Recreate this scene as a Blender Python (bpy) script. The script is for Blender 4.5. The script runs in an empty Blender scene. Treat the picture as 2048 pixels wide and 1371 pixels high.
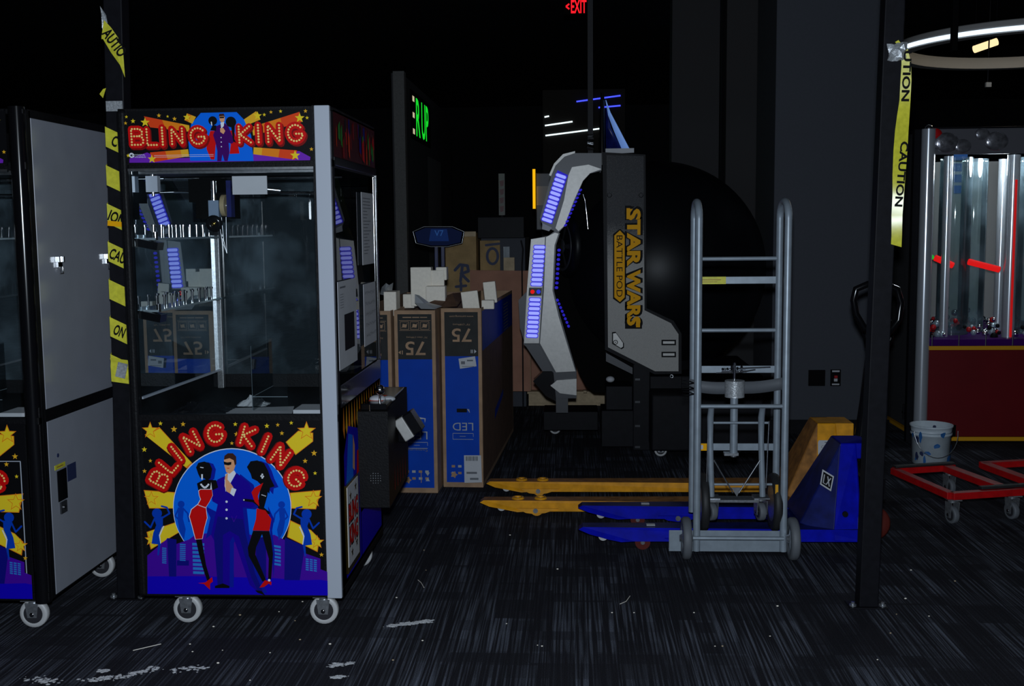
import bpy, math, random
from mathutils import Vector, Matrix, Euler
random.seed(7)
PI=math.pi
SC=bpy.context.scene; COL=SC.collection
# ------------------------------------------------------------------ camera
FPX=2200.0; PITCH=math.radians(6.0); ROLL=math.radians(0.55); YAW=math.radians(3.2); CH=1.51
CR=Matrix.Rotation(YAW,3,'Z')@Matrix.Rotation(PI/2-PITCH,3,'X')@Matrix.Rotation(-ROLL,3,'Z')
cd=bpy.data.cameras.new('camera'); cam=bpy.data.objects.new('camera',cd); COL.objects.link(cam)
cd.sensor_width=36.0; cd.lens=FPX/2048*36.0; cd.clip_start=.05; cd.clip_end=200
cam.matrix_world=Matrix.Translation((0,0,CH))@CR.to_4x4()
SC.camera=cam
# ------------------------------------------------------------------ world, flash, exposure
w=bpy.data.worlds.new('night'); SC.world=w; w.use_nodes=True
w.node_tree.nodes['Background'].inputs[0].default_value=(.5,.6,1,1)
w.node_tree.nodes['Background'].inputs[1].default_value=.0006
SC.view_settings.view_transform='Standard'; SC.view_settings.look='None'
SC.view_settings.exposure=0.0; SC.view_settings.gamma=1.0; SC.view_settings.use_curve_mapping=False
def point(name,loc,power,col=(1,1,1),r=.03):
    l=bpy.data.lights.new(name,'POINT'); l.energy=power; l.color=col; l.shadow_soft_size=r
    o=bpy.data.objects.new(name,l); o.location=loc; COL.objects.link(o); return o
point('camera_flash',(0.0,0.02,CH+.13),445,(.77,.88,1.0),.035)
# ------------------------------------------------------------------ measuring helper: photo pixel -> point on the vertical plane y=Y
def P(px,py,Y):
    d=CR@Vector(((px-1024)/FPX,-(py-685.5)/FPX,-1.0)); t=Y/d.y
    return (d.x*t,Y,CH+d.z*t)
def PZ(px,py,Y): p=P(px,py,Y); return (p[0],p[2])
# ------------------------------------------------------------------ materials
def s2l(c): return tuple(((x/255)/12.92 if x/255<=.04045 else ((x/255+.055)/1.055)**2.4) for x in c)
M={}
def mat(name,col,rough=.5,metal=0,emit=None,es=1,noise=0,nscale=40,bump=0,spec=.5,coat=0):
    m=bpy.data.materials.new(name); m.use_nodes=True; nt=m.node_tree; b=nt.nodes['Principled BSDF']
    b.inputs['Base Color'].default_value=(*col,1); b.inputs['Roughness'].default_value=rough
    b.inputs['Metallic'].default_value=metal; b.inputs['Specular IOR Level'].default_value=spec
    if coat: b.inputs['Coat Weight'].default_value=coat; b.inputs['Coat Roughness'].default_value=.05
    if emit: b.inputs['Emission Color'].default_value=(*emit,1); b.inputs['Emission Strength'].default_value=es
    if noise or bump:
        tc=nt.nodes.new('ShaderNodeTexCoord'); n=nt.nodes.new('ShaderNodeTexNoise'); n.inputs['Scale'].default_value=nscale; n.inputs['Detail'].default_value=4
        nt.links.new(tc.outputs['Object'],n.inputs['Vector'])
        if noise:
            mr=nt.nodes.new('ShaderNodeMapRange'); mr.inputs[1].default_value=.3; mr.inputs[2].default_value=.7
            mr.inputs[3].default_value=1-noise; mr.inputs[4].default_value=1+noise*.6
            nt.links.new(n.outputs['Fac'],mr.inputs[0])
            mx=nt.nodes.new('ShaderNodeVectorMath'); mx.operation='SCALE'; mx.inputs[0].default_value=col
            nt.links.new(mr.outputs[0],mx.inputs['Scale']); nt.links.new(mx.outputs[0],b.inputs['Base Color'])
        if bump:
            bp=nt.nodes.new('ShaderNodeBump'); bp.inputs['Strength'].default_value=bump; bp.inputs['Distance'].default_value=.004
            nt.links.new(n.outputs['Fac'],bp.inputs['Height']); nt.links.new(bp.outputs[0],b.inputs['Normal'])
    M[name]=m; return m
mat('black_laminate',(.005,.005,.006),.5,spec=.15,noise=.3,nscale=120,bump=.25)
mat('black_gloss',(.004,.004,.005),.16,spec=.4)
mat('pod_black',(.004,.0045,.006),.40,spec=.18)
mat('black_metal',(.0065,.0065,.009),.5,spec=.12,noise=.25,nscale=30)
mat('black_soft',(.003,.003,.003),.8,spec=.05)
mat('white_laminate',(.30,.315,.36),.22,noise=.06,nscale=6)
mat('white_strip',(.42,.455,.52),.4)
mat('chrome',(.75,.76,.78),.12,1)
mat('steel',(.55,.57,.6),.3,1,noise=.2,nscale=60)
mat('brushed_post',(.35,.36,.37),.35,.8,noise=.3,nscale=150)
mat('grey_paint',(.29,.34,.39),.38,.25,noise=.12,nscale=25)
mat('zinc',(.45,.47,.5),.3,.8,noise=.3,nscale=80)
mat('rubber_grey',(.12,.13,.145),.6)
mat('rubber_black',(.015,.015,.016),.6)
mat('wheel_white',(.50,.50,.50),.45)
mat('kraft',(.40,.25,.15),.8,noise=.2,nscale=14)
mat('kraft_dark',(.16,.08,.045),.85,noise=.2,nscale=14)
mat('box_dark',(.030,.031,.030),.6,spec=.15,noise=.15,nscale=20)
mat('box_blue',(.001,.055,.46),.5,spec=.12,noise=.1,nscale=8)
mat('foam',(.95,.88,.76),.75,noise=.06,nscale=60,bump=.2)
mat('foam_shade',(.66,.55,.42),.8,noise=.06,nscale=60)
mat('film',(.42,.44,.46),.25)
mat('paper',(.52,.53,.56),.7,noise=.05,nscale=10)
mat('ink',(.006,.006,.007),.6,spec=.1)
mat('ink_soft',(.12,.13,.15),.6)
mat('silver_panel',(.42,.41,.39),.42,.35,noise=.08,nscale=50)
mat('silver_dark',(.035,.037,.043),.42,.2)
mat('orange_print',(.95,.44,.004),.5,spec=.08)
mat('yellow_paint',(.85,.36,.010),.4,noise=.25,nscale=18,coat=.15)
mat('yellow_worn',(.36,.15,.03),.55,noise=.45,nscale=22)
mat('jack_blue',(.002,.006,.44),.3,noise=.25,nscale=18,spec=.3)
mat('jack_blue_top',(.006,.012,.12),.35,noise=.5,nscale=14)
mat('red_paint',(.50,.004,.006),.4,noise=.2,nscale=25)
mat('red_panel',(.15,.003,.006),.4,noise=.1,nscale=4)
mat('red_wheel',(.10,.016,.012),.5,spec=.15)
mat('yellow_trim',(.75,.36,.01),.4)
mat('tape_yellow',(.70,.66,.05),.28,noise=.15,nscale=60)
mat('duct_tape',(.42,.44,.46),.35,.3,noise=.3,nscale=120,bump=.5)
mat('gold',(.75,.50,.12),.18,1)
mat('header_grey',(.10,.10,.115),.4)
mat('tan',(.35,.28,.16),.5)
mat('wall_dark',(.012,.013,.016),.8,noise=.1,nscale=3)
mat('wall_grey',(.050,.055,.070),.75,noise=.06,nscale=60,bump=.05)
mat('wall_mid',(.045,.045,.050),.8)
mat('wall_brown',(.020,.014,.012),.9)
mat('concrete_col',(.16,.16,.155),.85,noise=.15,nscale=80)
mat('plywood',(.42,.27,.11),.75,noise=.3,nscale=9)
mat('pine',(.55,.42,.26),.7,noise=.2,nscale=20)
mat('spray',(.02,.03,.09),.6)
mat('cardboard_red',(.42,.20,.13),.8,noise=.15,nscale=8)
mat('far_white',(.40,.39,.38),.7)
mat('dust',(.62,.63,.65),.9,noise=.3,nscale=150)
mat('bucket_white',(.62,.70,.76),.45,noise=.15,nscale=12)
mat('paint_blue',(.02,.12,.35),.5)
mat('acrylic',(.55,.68,.75),.08,.6)
mat('pvc_dark',(.03,.03,.035),.3)
mat('motor_grey',(.25,.33,.45),.35,.3)
def emi(n,c,s,base=(.01,.01,.01)): return mat(n,base,.6,emit=c,es=s,spec=.08)
mat('steel_satin',(.45,.45,.50),.22,.8,noise=.5,nscale=30,bump=.6)
emi('led_blue',(.20,.24,1.0),1.15,(.2,.2,.6)); emi('led_core',(.30,.34,1.0),1.0,(.2,.2,.5)); emi('led_halo',(.045,.04,.65),.9); emi('led_deep',(.03,.02,.75),.55)
emi('neon_blue',(.05,.07,1.0),1.7); emi('neon_white',(.75,.95,1.0),1.6)
emi('exit_red',(1,.01,.02),1.3); emi('exit_dim',(.8,.01,.01),.5)
emi('sign_green',(.01,.75,.03),.9); emi('sign_cream',(.8,.7,.45),.7)
emi('amber',(1.0,.50,.005),1.0); emi('ring_white',(.70,.85,1.0),1.5); emi('tube_warm',(1,.75,.4),1.2)
emi('kiosk_blue',(.003,.015,.10),.16); emi('kiosk_glow',(.006,.03,.16),.35); emi('kiosk_text',(.03,.12,.4),.4); emi('visor_blue',(.18,.35,.85),.45,(.2,.3,.5))
emi('red_glow',(.9,.01,.01),.75); emi('dot_green',(.02,.7,.05),.6); emi('blue_button',(.03,.05,.8),.7,(.02,.02,.5))
def artmat(n,rgb,k=1.0): return mat('art_'+n,tuple(min(.95,v*k) for v in rgb),.45,spec=.12)
A=dict(black=(.004,.004,.005),blue=(.0,.14,.80),indigo=(.006,.0,.50),violet=(.055,.003,.34),navy=(.004,.004,.20),suit=(.010,.0,.30),suitd=(.002,.0,.09),
 yellow=(.85,.62,.02),gold=(.80,.42,.02),orange=(.80,.22,.01),redor=(.75,.06,.01),red=(.62,.004,.004),redd=(.22,.004,.004),shade=(.06,.003,.004),bulb=(.95,.70,.22),skin=(.75,.36,.18),
 white=(.75,.78,.85),hair=(.05,.015,.01),ink=(.003,.003,.004),cyan=(.02,.20,.62),dancer=(.0,.045,.45),shadow=(.002,.01,.33),purple=(.16,.02,.45),suitp=(.05,.0,.12),green=(.02,.25,.03))
for k,v in A.items(): artmat(k,v)
def glassmat(name,tint=(.96,.98,.98),ior=1.45,rough=.01,haze=0.0):
    m=bpy.data.materials.new(name); m.use_nodes=True; nt=m.node_tree; nt.nodes.clear()
    out=nt.nodes.new('ShaderNodeOutputMaterial'); mx=nt.nodes.new('ShaderNodeMixShader'); fr=nt.nodes.new('ShaderNodeFresnel'); fr.inputs[0].default_value=ior
    tr=nt.nodes.new('ShaderNodeBsdfTransparent'); tr.inputs[0].default_value=(*tint,1)
    gl=nt.nodes.new('ShaderNodeBsdfGlossy'); gl.inputs['Roughness'].default_value=rough
    nt.links.new(fr.outputs[0],mx.inputs[0]); nt.links.new(tr.outputs[0],mx.inputs[1]); nt.links.new(gl.outputs[0],mx.inputs[2])
    last=mx
    if haze:
        df=nt.nodes.new('ShaderNodeBsdfDiffuse'); df.inputs[0].default_value=(.30,.42,.50,1)
        m2=nt.nodes.new('ShaderNodeMixShader'); tc=nt.nodes.new('ShaderNodeTexCoord'); n=nt.nodes.new('ShaderNodeTexNoise'); n.inputs['Scale'].default_value=5; n.inputs['Detail'].default_value=6
        mr=nt.nodes.new('ShaderNodeMapRange'); mr.inputs[1].default_value=.45; mr.inputs[2].default_value=.75; mr.inputs[3].default_value=haze*.2; mr.inputs[4].default_value=haze
        nt.links.new(tc.outputs['Object'],n.inputs['Vector']); nt.links.new(n.outputs['Fac'],mr.inputs[0]); nt.links.new(mr.outputs[0],m2.inputs[0])
        nt.links.new(mx.outputs[0],m2.inputs[1]); nt.links.new(df.outputs[0],m2.inputs[2]); last=m2
    nt.links.new(last.outputs[0],out.inputs[0]); M[name]=m
glassmat('glass',haze=.015); glassmat('tube_glass',(.80,.90,.90),1.8,.02,.34); glassmat('plastic_film',(.85,.87,.88),1.6,.15,.5)
glassmat('side_glass',(.80,.82,.84),1.5,.01,.0)
mat('chrome_soft',(.62,.66,.72),.22,.55)
def mirrormat(name,col,haze):
    m=bpy.data.materials.new(name); m.use_nodes=True; nt=m.node_tree; nt.nodes.clear()
    out=nt.nodes.new('ShaderNodeOutputMaterial'); mx=nt.nodes.new('ShaderNodeMixShader')
    gl=nt.nodes.new('ShaderNodeBsdfGlossy'); gl.inputs[0].default_value=(*col,1); gl.inputs['Roughness'].default_value=.0
    df=nt.nodes.new('ShaderNodeBsdfGlossy'); df.inputs[0].default_value=(.5,.7,.85,1); df.inputs['Roughness'].default_value=.55
    tc=nt.nodes.new('ShaderNodeTexCoord'); n=nt.nodes.new('ShaderNodeTexNoise'); n.inputs['Scale'].default_value=6; n.inputs['Detail'].default_value=7; n.inputs['Roughness'].default_value=.7
    mr=nt.nodes.new('ShaderNodeMapRange'); mr.inputs[1].default_value=.45; mr.inputs[2].default_value=.8; mr.inputs[3].default_value=.004; mr.inputs[4].default_value=haze
    nt.links.new(tc.outputs['Object'],n.inputs['Vector']); nt.links.new(n.outputs['Fac'],mr.inputs[0]); nt.links.new(mr.outputs[0],mx.inputs[0])
    nt.links.new(gl.outputs[0],mx.inputs[1]); nt.links.new(df.outputs[0],mx.inputs[2]); nt.links.new(mx.outputs[0],out.inputs[0]); M[name]=m
mirrormat('mirror',(.80,.86,.90),.07); glassmat('mirror_back',(.72,.80,.84),2.4,.0,.24)
def carpet():
    m=bpy.data.materials.new('carpet'); m.use_nodes=True; nt=m.node_tree; b=nt.nodes['Principled BSDF']; b.inputs['Roughness'].default_value=.95; b.inputs['Specular IOR Level'].default_value=.1
    N=nt.nodes.new; L=nt.links.new
    tc=N('ShaderNodeTexCoord'); sp=N('ShaderNodeSeparateXYZ'); L(tc.outputs['Object'],sp.inputs[0])
    def mp(sx,sy,loc=(0,0,0)):
        v=N('ShaderNodeMapping'); v.inputs['Scale'].default_value=(sx,sy,1); v.inputs['Location'].default_value=loc; L(tc.outputs['Object'],v.inputs[0]); return v
    v1=mp(120,1.6); n1=N('ShaderNodeTexNoise'); n1.inputs['Scale'].default_value=1; n1.inputs['Detail'].default_value=3; L(v1.outputs[0],n1.inputs['Vector'])
    r1=N('ShaderNodeMapRange'); r1.inputs[1].default_value=.46; r1.inputs[2].default_value=.68; L(n1.outputs['Fac'],r1.inputs[0])
    # blocks of the pattern
    def cells(sx,sy,off):
        v=mp(sx,sy,off); f=N('ShaderNodeVectorMath'); f.operation='FLOOR'; L(v.outputs[0],f.inputs[0]); wn=N('ShaderNodeTexWhiteNoise'); L(f.outputs[0],wn.inputs[0]); return wn
    c1=cells(6.5,4.6,(0,0,0)); c2=cells(3.1,9.2,(.37,.2,0)); c3=cells(13,3,(.1,.6,0))
    ad=N('ShaderNodeMath'); ad.operation='ADD'; L(c1.outputs[0],ad.inputs[0]); L(c2.outputs[0],ad.inputs[1])
    ad2=N('ShaderNodeMath'); ad2.operation='ADD'; L(ad.outputs[0],ad2.inputs[0]); L(c3.outputs[0],ad2.inputs[1])
    rb=N('ShaderNodeMapRange'); rb.inputs[1].default_value=.9; rb.inputs[2].default_value=2.1; rb.inputs[3].default_value=.10; rb.inputs[4].default_value=1.0; L(ad2.outputs[0],rb.inputs[0])
    mu=N('ShaderNodeMath'); mu.operation='MULTIPLY'; L(r1.outputs[0],mu.inputs[0]); L(rb.outputs[0],mu.inputs[1])
    mc=N('ShaderNodeMix'); mc.data_type='RGBA'; mc.inputs['A'].default_value=(.018,.018,.023,1); mc.inputs['B'].default_value=(.13,.145,.185,1); L(mu.outputs[0],mc.inputs['Factor'])
    # fine pile
    n2=N('ShaderNodeTexNoise'); n2.inputs['Scale'].default_value=260; n2.inputs['Detail'].default_value=2; L(tc.outputs['Object'],n2.inputs['Vector'])
    r2=N('ShaderNodeMapRange'); r2.inputs[1].default_value=.3; r2.inputs[2].default_value=.7; r2.inputs[3].default_value=.55; r2.inputs[4].default_value=1.4; L(n2.outputs['Fac'],r2.inputs[0])
    sc=N('ShaderNodeVectorMath'); sc.operation='SCALE'; L(mc.outputs['Result'],sc.inputs[0]); L(r2.outputs[0],sc.inputs['Scale']); L(sc.outputs[0],b.inputs['Base Color'])
    bp=N('ShaderNodeBump'); bp.inputs['Strength'].default_value=.5; bp.inputs['Distance'].default_value=.004; L(n2.outputs['Fac'],bp.inputs['Height']); L(bp.outputs[0],b.inputs['Normal'])
    M['carpet']=m
carpet()
def fademat():
    # printed fade on the pod's side board: black above, silver below, with a fine halftone between
    m=bpy.data.materials.new('pod_fade'); m.use_nodes=True; nt=m.node_tree; b=nt.nodes['Principled BSDF']; N=nt.nodes.new; L=nt.links.new
    b.inputs['Roughness'].default_value=.45; b.inputs['Metallic'].default_value=0; b.inputs['Specular IOR Level'].default_value=.15
    g=N('ShaderNodeNewGeometry'); sp=N('ShaderNodeSeparateXYZ'); L(g.outputs['Position'],sp.inputs[0])
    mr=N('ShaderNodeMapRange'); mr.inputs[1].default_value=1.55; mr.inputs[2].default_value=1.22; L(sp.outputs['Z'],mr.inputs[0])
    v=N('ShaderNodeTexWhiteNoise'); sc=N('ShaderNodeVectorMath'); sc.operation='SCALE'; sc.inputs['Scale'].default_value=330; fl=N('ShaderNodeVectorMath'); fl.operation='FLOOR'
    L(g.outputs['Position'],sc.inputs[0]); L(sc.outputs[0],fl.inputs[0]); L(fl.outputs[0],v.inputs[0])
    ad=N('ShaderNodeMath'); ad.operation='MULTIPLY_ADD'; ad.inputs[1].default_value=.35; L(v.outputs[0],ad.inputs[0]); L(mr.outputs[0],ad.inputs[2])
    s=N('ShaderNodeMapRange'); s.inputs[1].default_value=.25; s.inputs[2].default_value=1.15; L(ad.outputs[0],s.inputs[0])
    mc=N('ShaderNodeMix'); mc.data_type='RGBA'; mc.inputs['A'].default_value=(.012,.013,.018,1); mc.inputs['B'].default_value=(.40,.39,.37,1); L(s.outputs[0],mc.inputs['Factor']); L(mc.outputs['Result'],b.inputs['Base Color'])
    M['pod_fade']=m
fademat()
# ------------------------------------------------------------------ object helpers
def tag(o,label=None,cat=None,group=None,kind=None):
    if label: o['label']=label
    if cat: o['category']=cat
    if group: o['group']=group
    if kind: o['kind']=kind
    return o
def thing(name,label,cat,loc=(0,0,0),group=None):
    o=bpy.data.objects.new(name,None); o.empty_display_size=.1; o.location=loc; COL.objects.link(o); return tag(o,label,cat,group)
def rootloc(o):
    v=Vector((0,0,0))
    while o: v+=o.location; o=o.parent
    return v
class MB:
    def __init__(s): s.v=[];s.f=[];s.m=[];s.s=[];s.names=[]
    def mi(s,n):
        if n not in s.names: s.names.append(n)
        return s.names.index(n)
    def add(s,vs,fs,m,smooth=False):
        b=len(s.v); s.v+= [tuple(v) for v in vs]; k=s.mi(m)
        for f in fs: s.f.append(tuple(i+b for i in f)); s.m.append(k); s.s.append(smooth)
        return s
    def box(s,a,b,m,rot=None,piv=None):
        (x0,y0,z0),(x1,y1,z1)=a,b
        vs=[Vector(v) for v in ((x0,y0,z0),(x1,y0,z0),(x1,y1,z0),(x0,y1,z0),(x0,y0,z1),(x1,y0,z1),(x1,y1,z1),(x0,y1,z1))]
        if rot:
            c=Vector(piv) if piv else Vector(((x0+x1)/2,(y0+y1)/2,(z0+z1)/2)); R=Euler(rot).to_matrix(); vs=[R@(v-c)+c for v in vs]
        return s.add(vs,[(0,3,2,1),(4,5,6,7),(0,1,5,4),(1,2,6,5),(2,3,7,6),(3,0,4,7)],m)
    def cyl(s,p,q,r,m,n=20,r2=None,caps=True):
        p=Vector(p);q=Vector(q);d=(q-p).normalized();u=d.orthogonal().normalized();w=d.cross(u);r2=r if r2 is None else r2
        vs=[p+(u*math.cos(2*PI*i/n)+w*math.sin(2*PI*i/n))*r for i in range(n)]+[q+(u*math.cos(2*PI*i/n)+w*math.sin(2*PI*i/n))*r2 for i in range(n)]
        s.add(vs,[(i,(i+1)%n,n+(i+1)%n,n+i) for i in range(n)],m,True)
        if caps: s.add(vs,[tuple(range(n))[::-1],tuple(range(n,2*n))],m)
        return s
    def tube(s,pts,r,m,n=12,flat=None):
        pts=[Vector(p) for p in pts]; rings=[]; prev=None
        for i,p in enumerate(pts):
            d=(pts[min(i+1,len(pts)-1)]-pts[max(i-1,0)]).normalized()
            u=d.orthogonal().normalized() if prev is None else (prev-d*prev.dot(d)).normalized()
            prev=u; w=d.cross(u); rr=r[i] if isinstance(r,(list,tuple)) else r
            rings.append([p+(u*math.cos(2*PI*k/n)+w*math.sin(2*PI*k/n))*rr for k in range(n)])
        vs=[v for g in rings for v in g]; fs=[]
        for i in range(len(pts)-1):
            for k in range(n): fs.append((i*n+k,i*n+(k+1)%n,(i+1)*n+(k+1)%n,(i+1)*n+k))
        s.add(vs,fs,m,True); s.add(vs,[tuple(range(n))[::-1],tuple(range(len(vs)-n,len(vs)))],m); return s
    def lathe(s,prof,c,axis,m,n=28,smooth=True):
        # prof: list of (radius, height along axis)
        c=Vector(c); a=Vector(axis).normalized(); u=a.orthogonal().normalized(); w=a.cross(u); vs=[]; fs=[]
        for r,h in prof:
            for k in range(n): vs.append(c+a*h+(u*math.cos(2*PI*k/n)+w*math.sin(2*PI*k/n))*r)
        for i in range(len(prof)-1):
            for k in range(n): fs.append((i*n+k,i*n+(k+1)%n,(i+1)*n+(k+1)%n,(i+1)*n+k))
        return s.add(vs,fs,m,smooth)
    def prism(s,pts2,y0,y1,m,plane='xz',sidem=None):
        def c(p,y): return (p[0],y,p[1]) if plane=='xz' else ((y,p[0],p[1]) if plane=='yz' else (p[0],p[1],y))
        n=len(pts2); vs=[c(p,y0) for p in pts2]+[c(p,y1) for p in pts2]
        s.add(vs,[tuple(range(n)),tuple(range(n,2*n))[::-1]],m)
        s.add(vs,[(i,n+i,n+(i+1)%n,(i+1)%n) for i in range(n)],sidem or m); return s
    def poly(s,pts,m): return s.add(pts,[tuple(range(len(pts)))],m)
    def strip(s,L,R,m,smooth=True):
        n=len(L); return s.add(list(L)+list(R),[(i,i+1,n+i+1,n+i) for i in range(n-1)],m,smooth)
    def sphere(s,c,r,m,nu=24,nv=14,sc=(1,1,1)):
        vs=[];fs=[]
        for j in range(nv+1):
            t=PI*j/nv
            for i in range(nu): vs.append((c[0]+r*sc[0]*math.sin(t)*math.cos(2*PI*i/nu),c[1]+r*sc[1]*math.sin(t)*math.sin(2*PI*i/nu),c[2]+r*sc[2]*math.cos(t)))
        for j in range(nv):
            for i in range(nu): fs.append((j*nu+i,j*nu+(i+1)%nu,(j+1)*nu+(i+1)%nu,(j+1)*nu+i))
        return s.add(vs,fs,m,True)
    def build(s,name,parent=None,bevel=0,label=None,kind=None,segs=2,solid=0):
        off=rootloc(parent) if parent else Vector((0,0,0))
        me=bpy.data.meshes.new(name); me.from_pydata([Vector(v)-off for v in s.v],[],s.f)
        for n in s.names: me.materials.append(M[n])
        me.polygons.foreach_set('material_index',s.m); me.polygons.foreach_set('use_smooth',s.s); me.validate(); me.update()
        o=bpy.data.objects.new(name,me); COL.objects.link(o)
        if parent: o.parent=parent
        if solid:
            q=o.modifiers.new('solid','SOLIDIFY'); q.thickness=solid
        if bevel:
            q=o.modifiers.new('bevel','BEVEL'); q.width=bevel; q.segments=segs; q.limit_method='ANGLE'; q.angle_limit=math.radians(40)
        if label: o['label']=label
        if kind: o['kind']=kind
        return o
def solo(mb,name,label,cat,group=None,kind=None,bevel=0,loc=None,solid=0):
    """a thing that is one mesh: origin moved to its base"""
    xs=[v[0] for v in mb.v]; ys=[v[1] for v in mb.v]; zs=[v[2] for v in mb.v]
    c=Vector(((min(xs)+max(xs))/2,(min(ys)+max(ys))/2,min(zs))); mb.v=[tuple(Vector(v)-c) for v in mb.v]
    o=mb.build(name,None,bevel,solid=solid); o.location=c; return tag(o,label,cat,group,kind)
def struct(mb,name,bevel=0,parent=None):
    o=mb.build(name,parent,bevel)
    if not parent: o['kind']='structure'
    return o
def copy_tree(o,parent=None):
    c=o.copy(); COL.objects.link(c); c.parent=parent
    for ch in list(o.children): copy_tree(ch,c)
    return c
_tc={}
def text2d(txt,offset=0.0,shear=0):
    k=(txt,offset)
    if k in _tc: return _tc[k]
    cu=bpy.data.curves.new('t','FONT'); cu.body=txt; cu.size=1; cu.offset=offset; cu.resolution_u=3; cu.fill_mode='FRONT'
    ob=bpy.data.objects.new('t',cu); COL.objects.link(ob); dg=bpy.context.evaluated_depsgraph_get(); dg.update()
    me=bpy.data.meshes.new_from_object(ob.evaluated_get(dg)); vs=[(v.co.x,v.co.y) for v in me.vertices]; fs=[tuple(p.vertices) for p in me.polygons]
    bpy.data.objects.remove(ob); bpy.data.curves.remove(cu); bpy.data.meshes.remove(me)
    x0=min(v[0] for v in vs);x1=max(v[0] for v in vs);y0=min(v[1] for v in vs);y1=max(v[1] for v in vs)
    vs=[((v[0]-x0)/(x1-x0)-.5,(v[1]-y0)/(y1-y0)-.5) for v in vs]
    _tc[k]=(vs,fs); return _tc[k]
class Art:
    """flat print on a real panel: plane with origin o, in-plane axes u,v, normal n; layers 0.5 mm apart"""
    def __init__(s,mb,o,u,v,n,mp=None,eps=.0005): s.mb=mb;s.o=Vector(o);s.u=Vector(u);s.v=Vector(v);s.n=Vector(n);s.k=1;s.mp=mp;s.eps=eps
    def pt(s,p):
        if s.mp: p=s.mp(p)
        return s.o+s.u*p[0]+s.v*p[1]+s.n*(s.k*s.eps)
    def poly(s,pts,m,up=1): 
        s.mb.poly([s.pt(p) for p in pts],m); s.k+=up*.1; return s
    def layer(s): s.k=math.floor(s.k)+1
    def circ(s,c,r,m,n=32,ry=None,a0=0,a1=2*PI): return s.poly([(c[0]+r*math.cos(a0+(a1-a0)*i/n),c[1]+(ry or r)*math.sin(a0+(a1-a0)*i/n)) for i in range(n)],m)
    def star(s,c,r,m,rot=-PI/2,k=.42): return s.poly([(c[0]+(r if i%2==0 else r*k)*math.cos(rot+i*PI/5),c[1]+(r if i%2==0 else r*k)*math.sin(rot+i*PI/5)) for i in range(10)],m)
    def line(s,a,b,w,m):
        dx,dy=b[0]-a[0],b[1]-a[1];L=math.hypot(dx,dy) or 1;nx,ny=-dy/L*w/2,dx/L*w/2
        return s.poly([(a[0]+nx,a[1]+ny),(b[0]+nx,b[1]+ny),(b[0]-nx,b[1]-ny),(a[0]-nx,a[1]-ny)],m)
    def stroke(s,pts,w,m):
        for a,b in zip(pts,pts[1:]):
            s.line(a,b,w,m)
        for p in pts: s.circ(p,w/2,m,8)
        return s
    def text(s,txt,c,w,h,m,rot=0,off=0.0):
        vs,fs=text2d(txt,off); ca,sa=math.cos(rot),math.sin(rot)
        s.mb.add([s.pt((c[0]+v[0]*w*ca-v[1]*h*sa,c[1]+v[0]*w*sa+v[1]*h*ca)) for v in vs],fs,m); s.k+=.1; return s
GL={'B':[[(0,0),(0,1),(.5,1),(.68,.88),(.68,.66),(.5,.54),(0,.54)],[(.5,.54),(.74,.42),(.74,.14),(.56,0),(0,0)]],
 'L':[[(0,1),(0,0),(.6,0)]],'I':[[(0,0),(0,1)]],'N':[[(0,0),(0,1),(.7,0),(.7,1)]],'K':[[(0,0),(0,1)],[(.66,1),(.06,.5),(.72,0)]],
 'G':[[(.5+.46*math.cos(t),.5+.5*math.sin(t)) for t in [math.radians(45+i*(310/14)) for i in range(15)]]+[(.93,.46),(.55,.46)]]}
def marquee_letter(a,ch,c,hgt,ang,ydown=True,sw=.34,depth=(.07,.06)):
    """bulb letter: dark edge, red face, cream bulbs. c = centre in art units (y down), hgt cap height of the centre line"""
    wd={'B':.72,'L':.6,'I':0,'N':.7,'K':.7,'G':.95}[ch]
    def T(p,dx=0,dy=0):
        x=(p[0]-wd/2+dx)*hgt; y=-(p[1]-.5+dy)*hgt; ca,sa=math.cos(ang),math.sin(ang); return (c[0]+x*ca-y*sa,c[1]+x*sa+y*ca)
    for st in GL[ch]: a.stroke([T(p,depth[0],-depth[1]) for p in st],hgt*sw*1.08,'art_redd')
    a.layer()
    for st in GL[ch]: a.stroke([T(p) for p in st],hgt*sw,'art_red')
    a.layer()
    for st in GL[ch]:
        pts=[T(p) for p in st]; L=sum(math.dist(x,y) for x,y in zip(pts,pts[1:])); n=max(2,round(L/(hgt*.18))); 
        for i in range(n+1):
            d=L*i/n
            for x,y in zip(pts,pts[1:]):
                q=math.dist(x,y)
                if d<=q+1e-9: a.circ((x[0]+(y[0]-x[0])*d/q,x[1]+(y[1]-x[1])*d/q),hgt*.066,'art_bulb',8); break
                d-=q
# ================================================================== ROOM
f=MB(); f.add([(-14,-6,0),(14,-6,0),(14,34,0),(-14,34,0)],[(0,1,2,3)],'carpet'); struct(f,'floor')
f=MB(); f.box((-14,-6,4.3),(14,34,4.5),'wall_dark'); struct(f,'ceiling')
f=MB(); f.box((-14,26,0),(14,26.2,4.3),'wall_dark'); struct(f,'wall_back')
f=MB(); f.box((-14.2,-6,0),(-14,26,4.3),'wall_dark'); struct(f,'wall_left')
f=MB(); f.box((14,-6,0),(14.2,26,4.3),'wall_dark'); struct(f,'wall_right')
f=MB(); f.box((-14,-6.2,0),(14,-6,4.3),'wall_dark'); struct(f,'wall_front')
# grey column on the right with a painted drywall face
f=MB(); f.box((1.434,8.0,0),(2.27,8.8,4.3),'wall_grey'); col=f.build('pillar',None,.006); tag(col,'wide dark grey square pillar behind the pallet trucks',"pillar")
f=MB(); f.box((1.425,7.985,0),(2.28,8.0,.10),'black_metal'); f.box((1.42,8.0,0),(1.434,8.8,.10),'black_metal'); struct(f,'baseboard_front')
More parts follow.
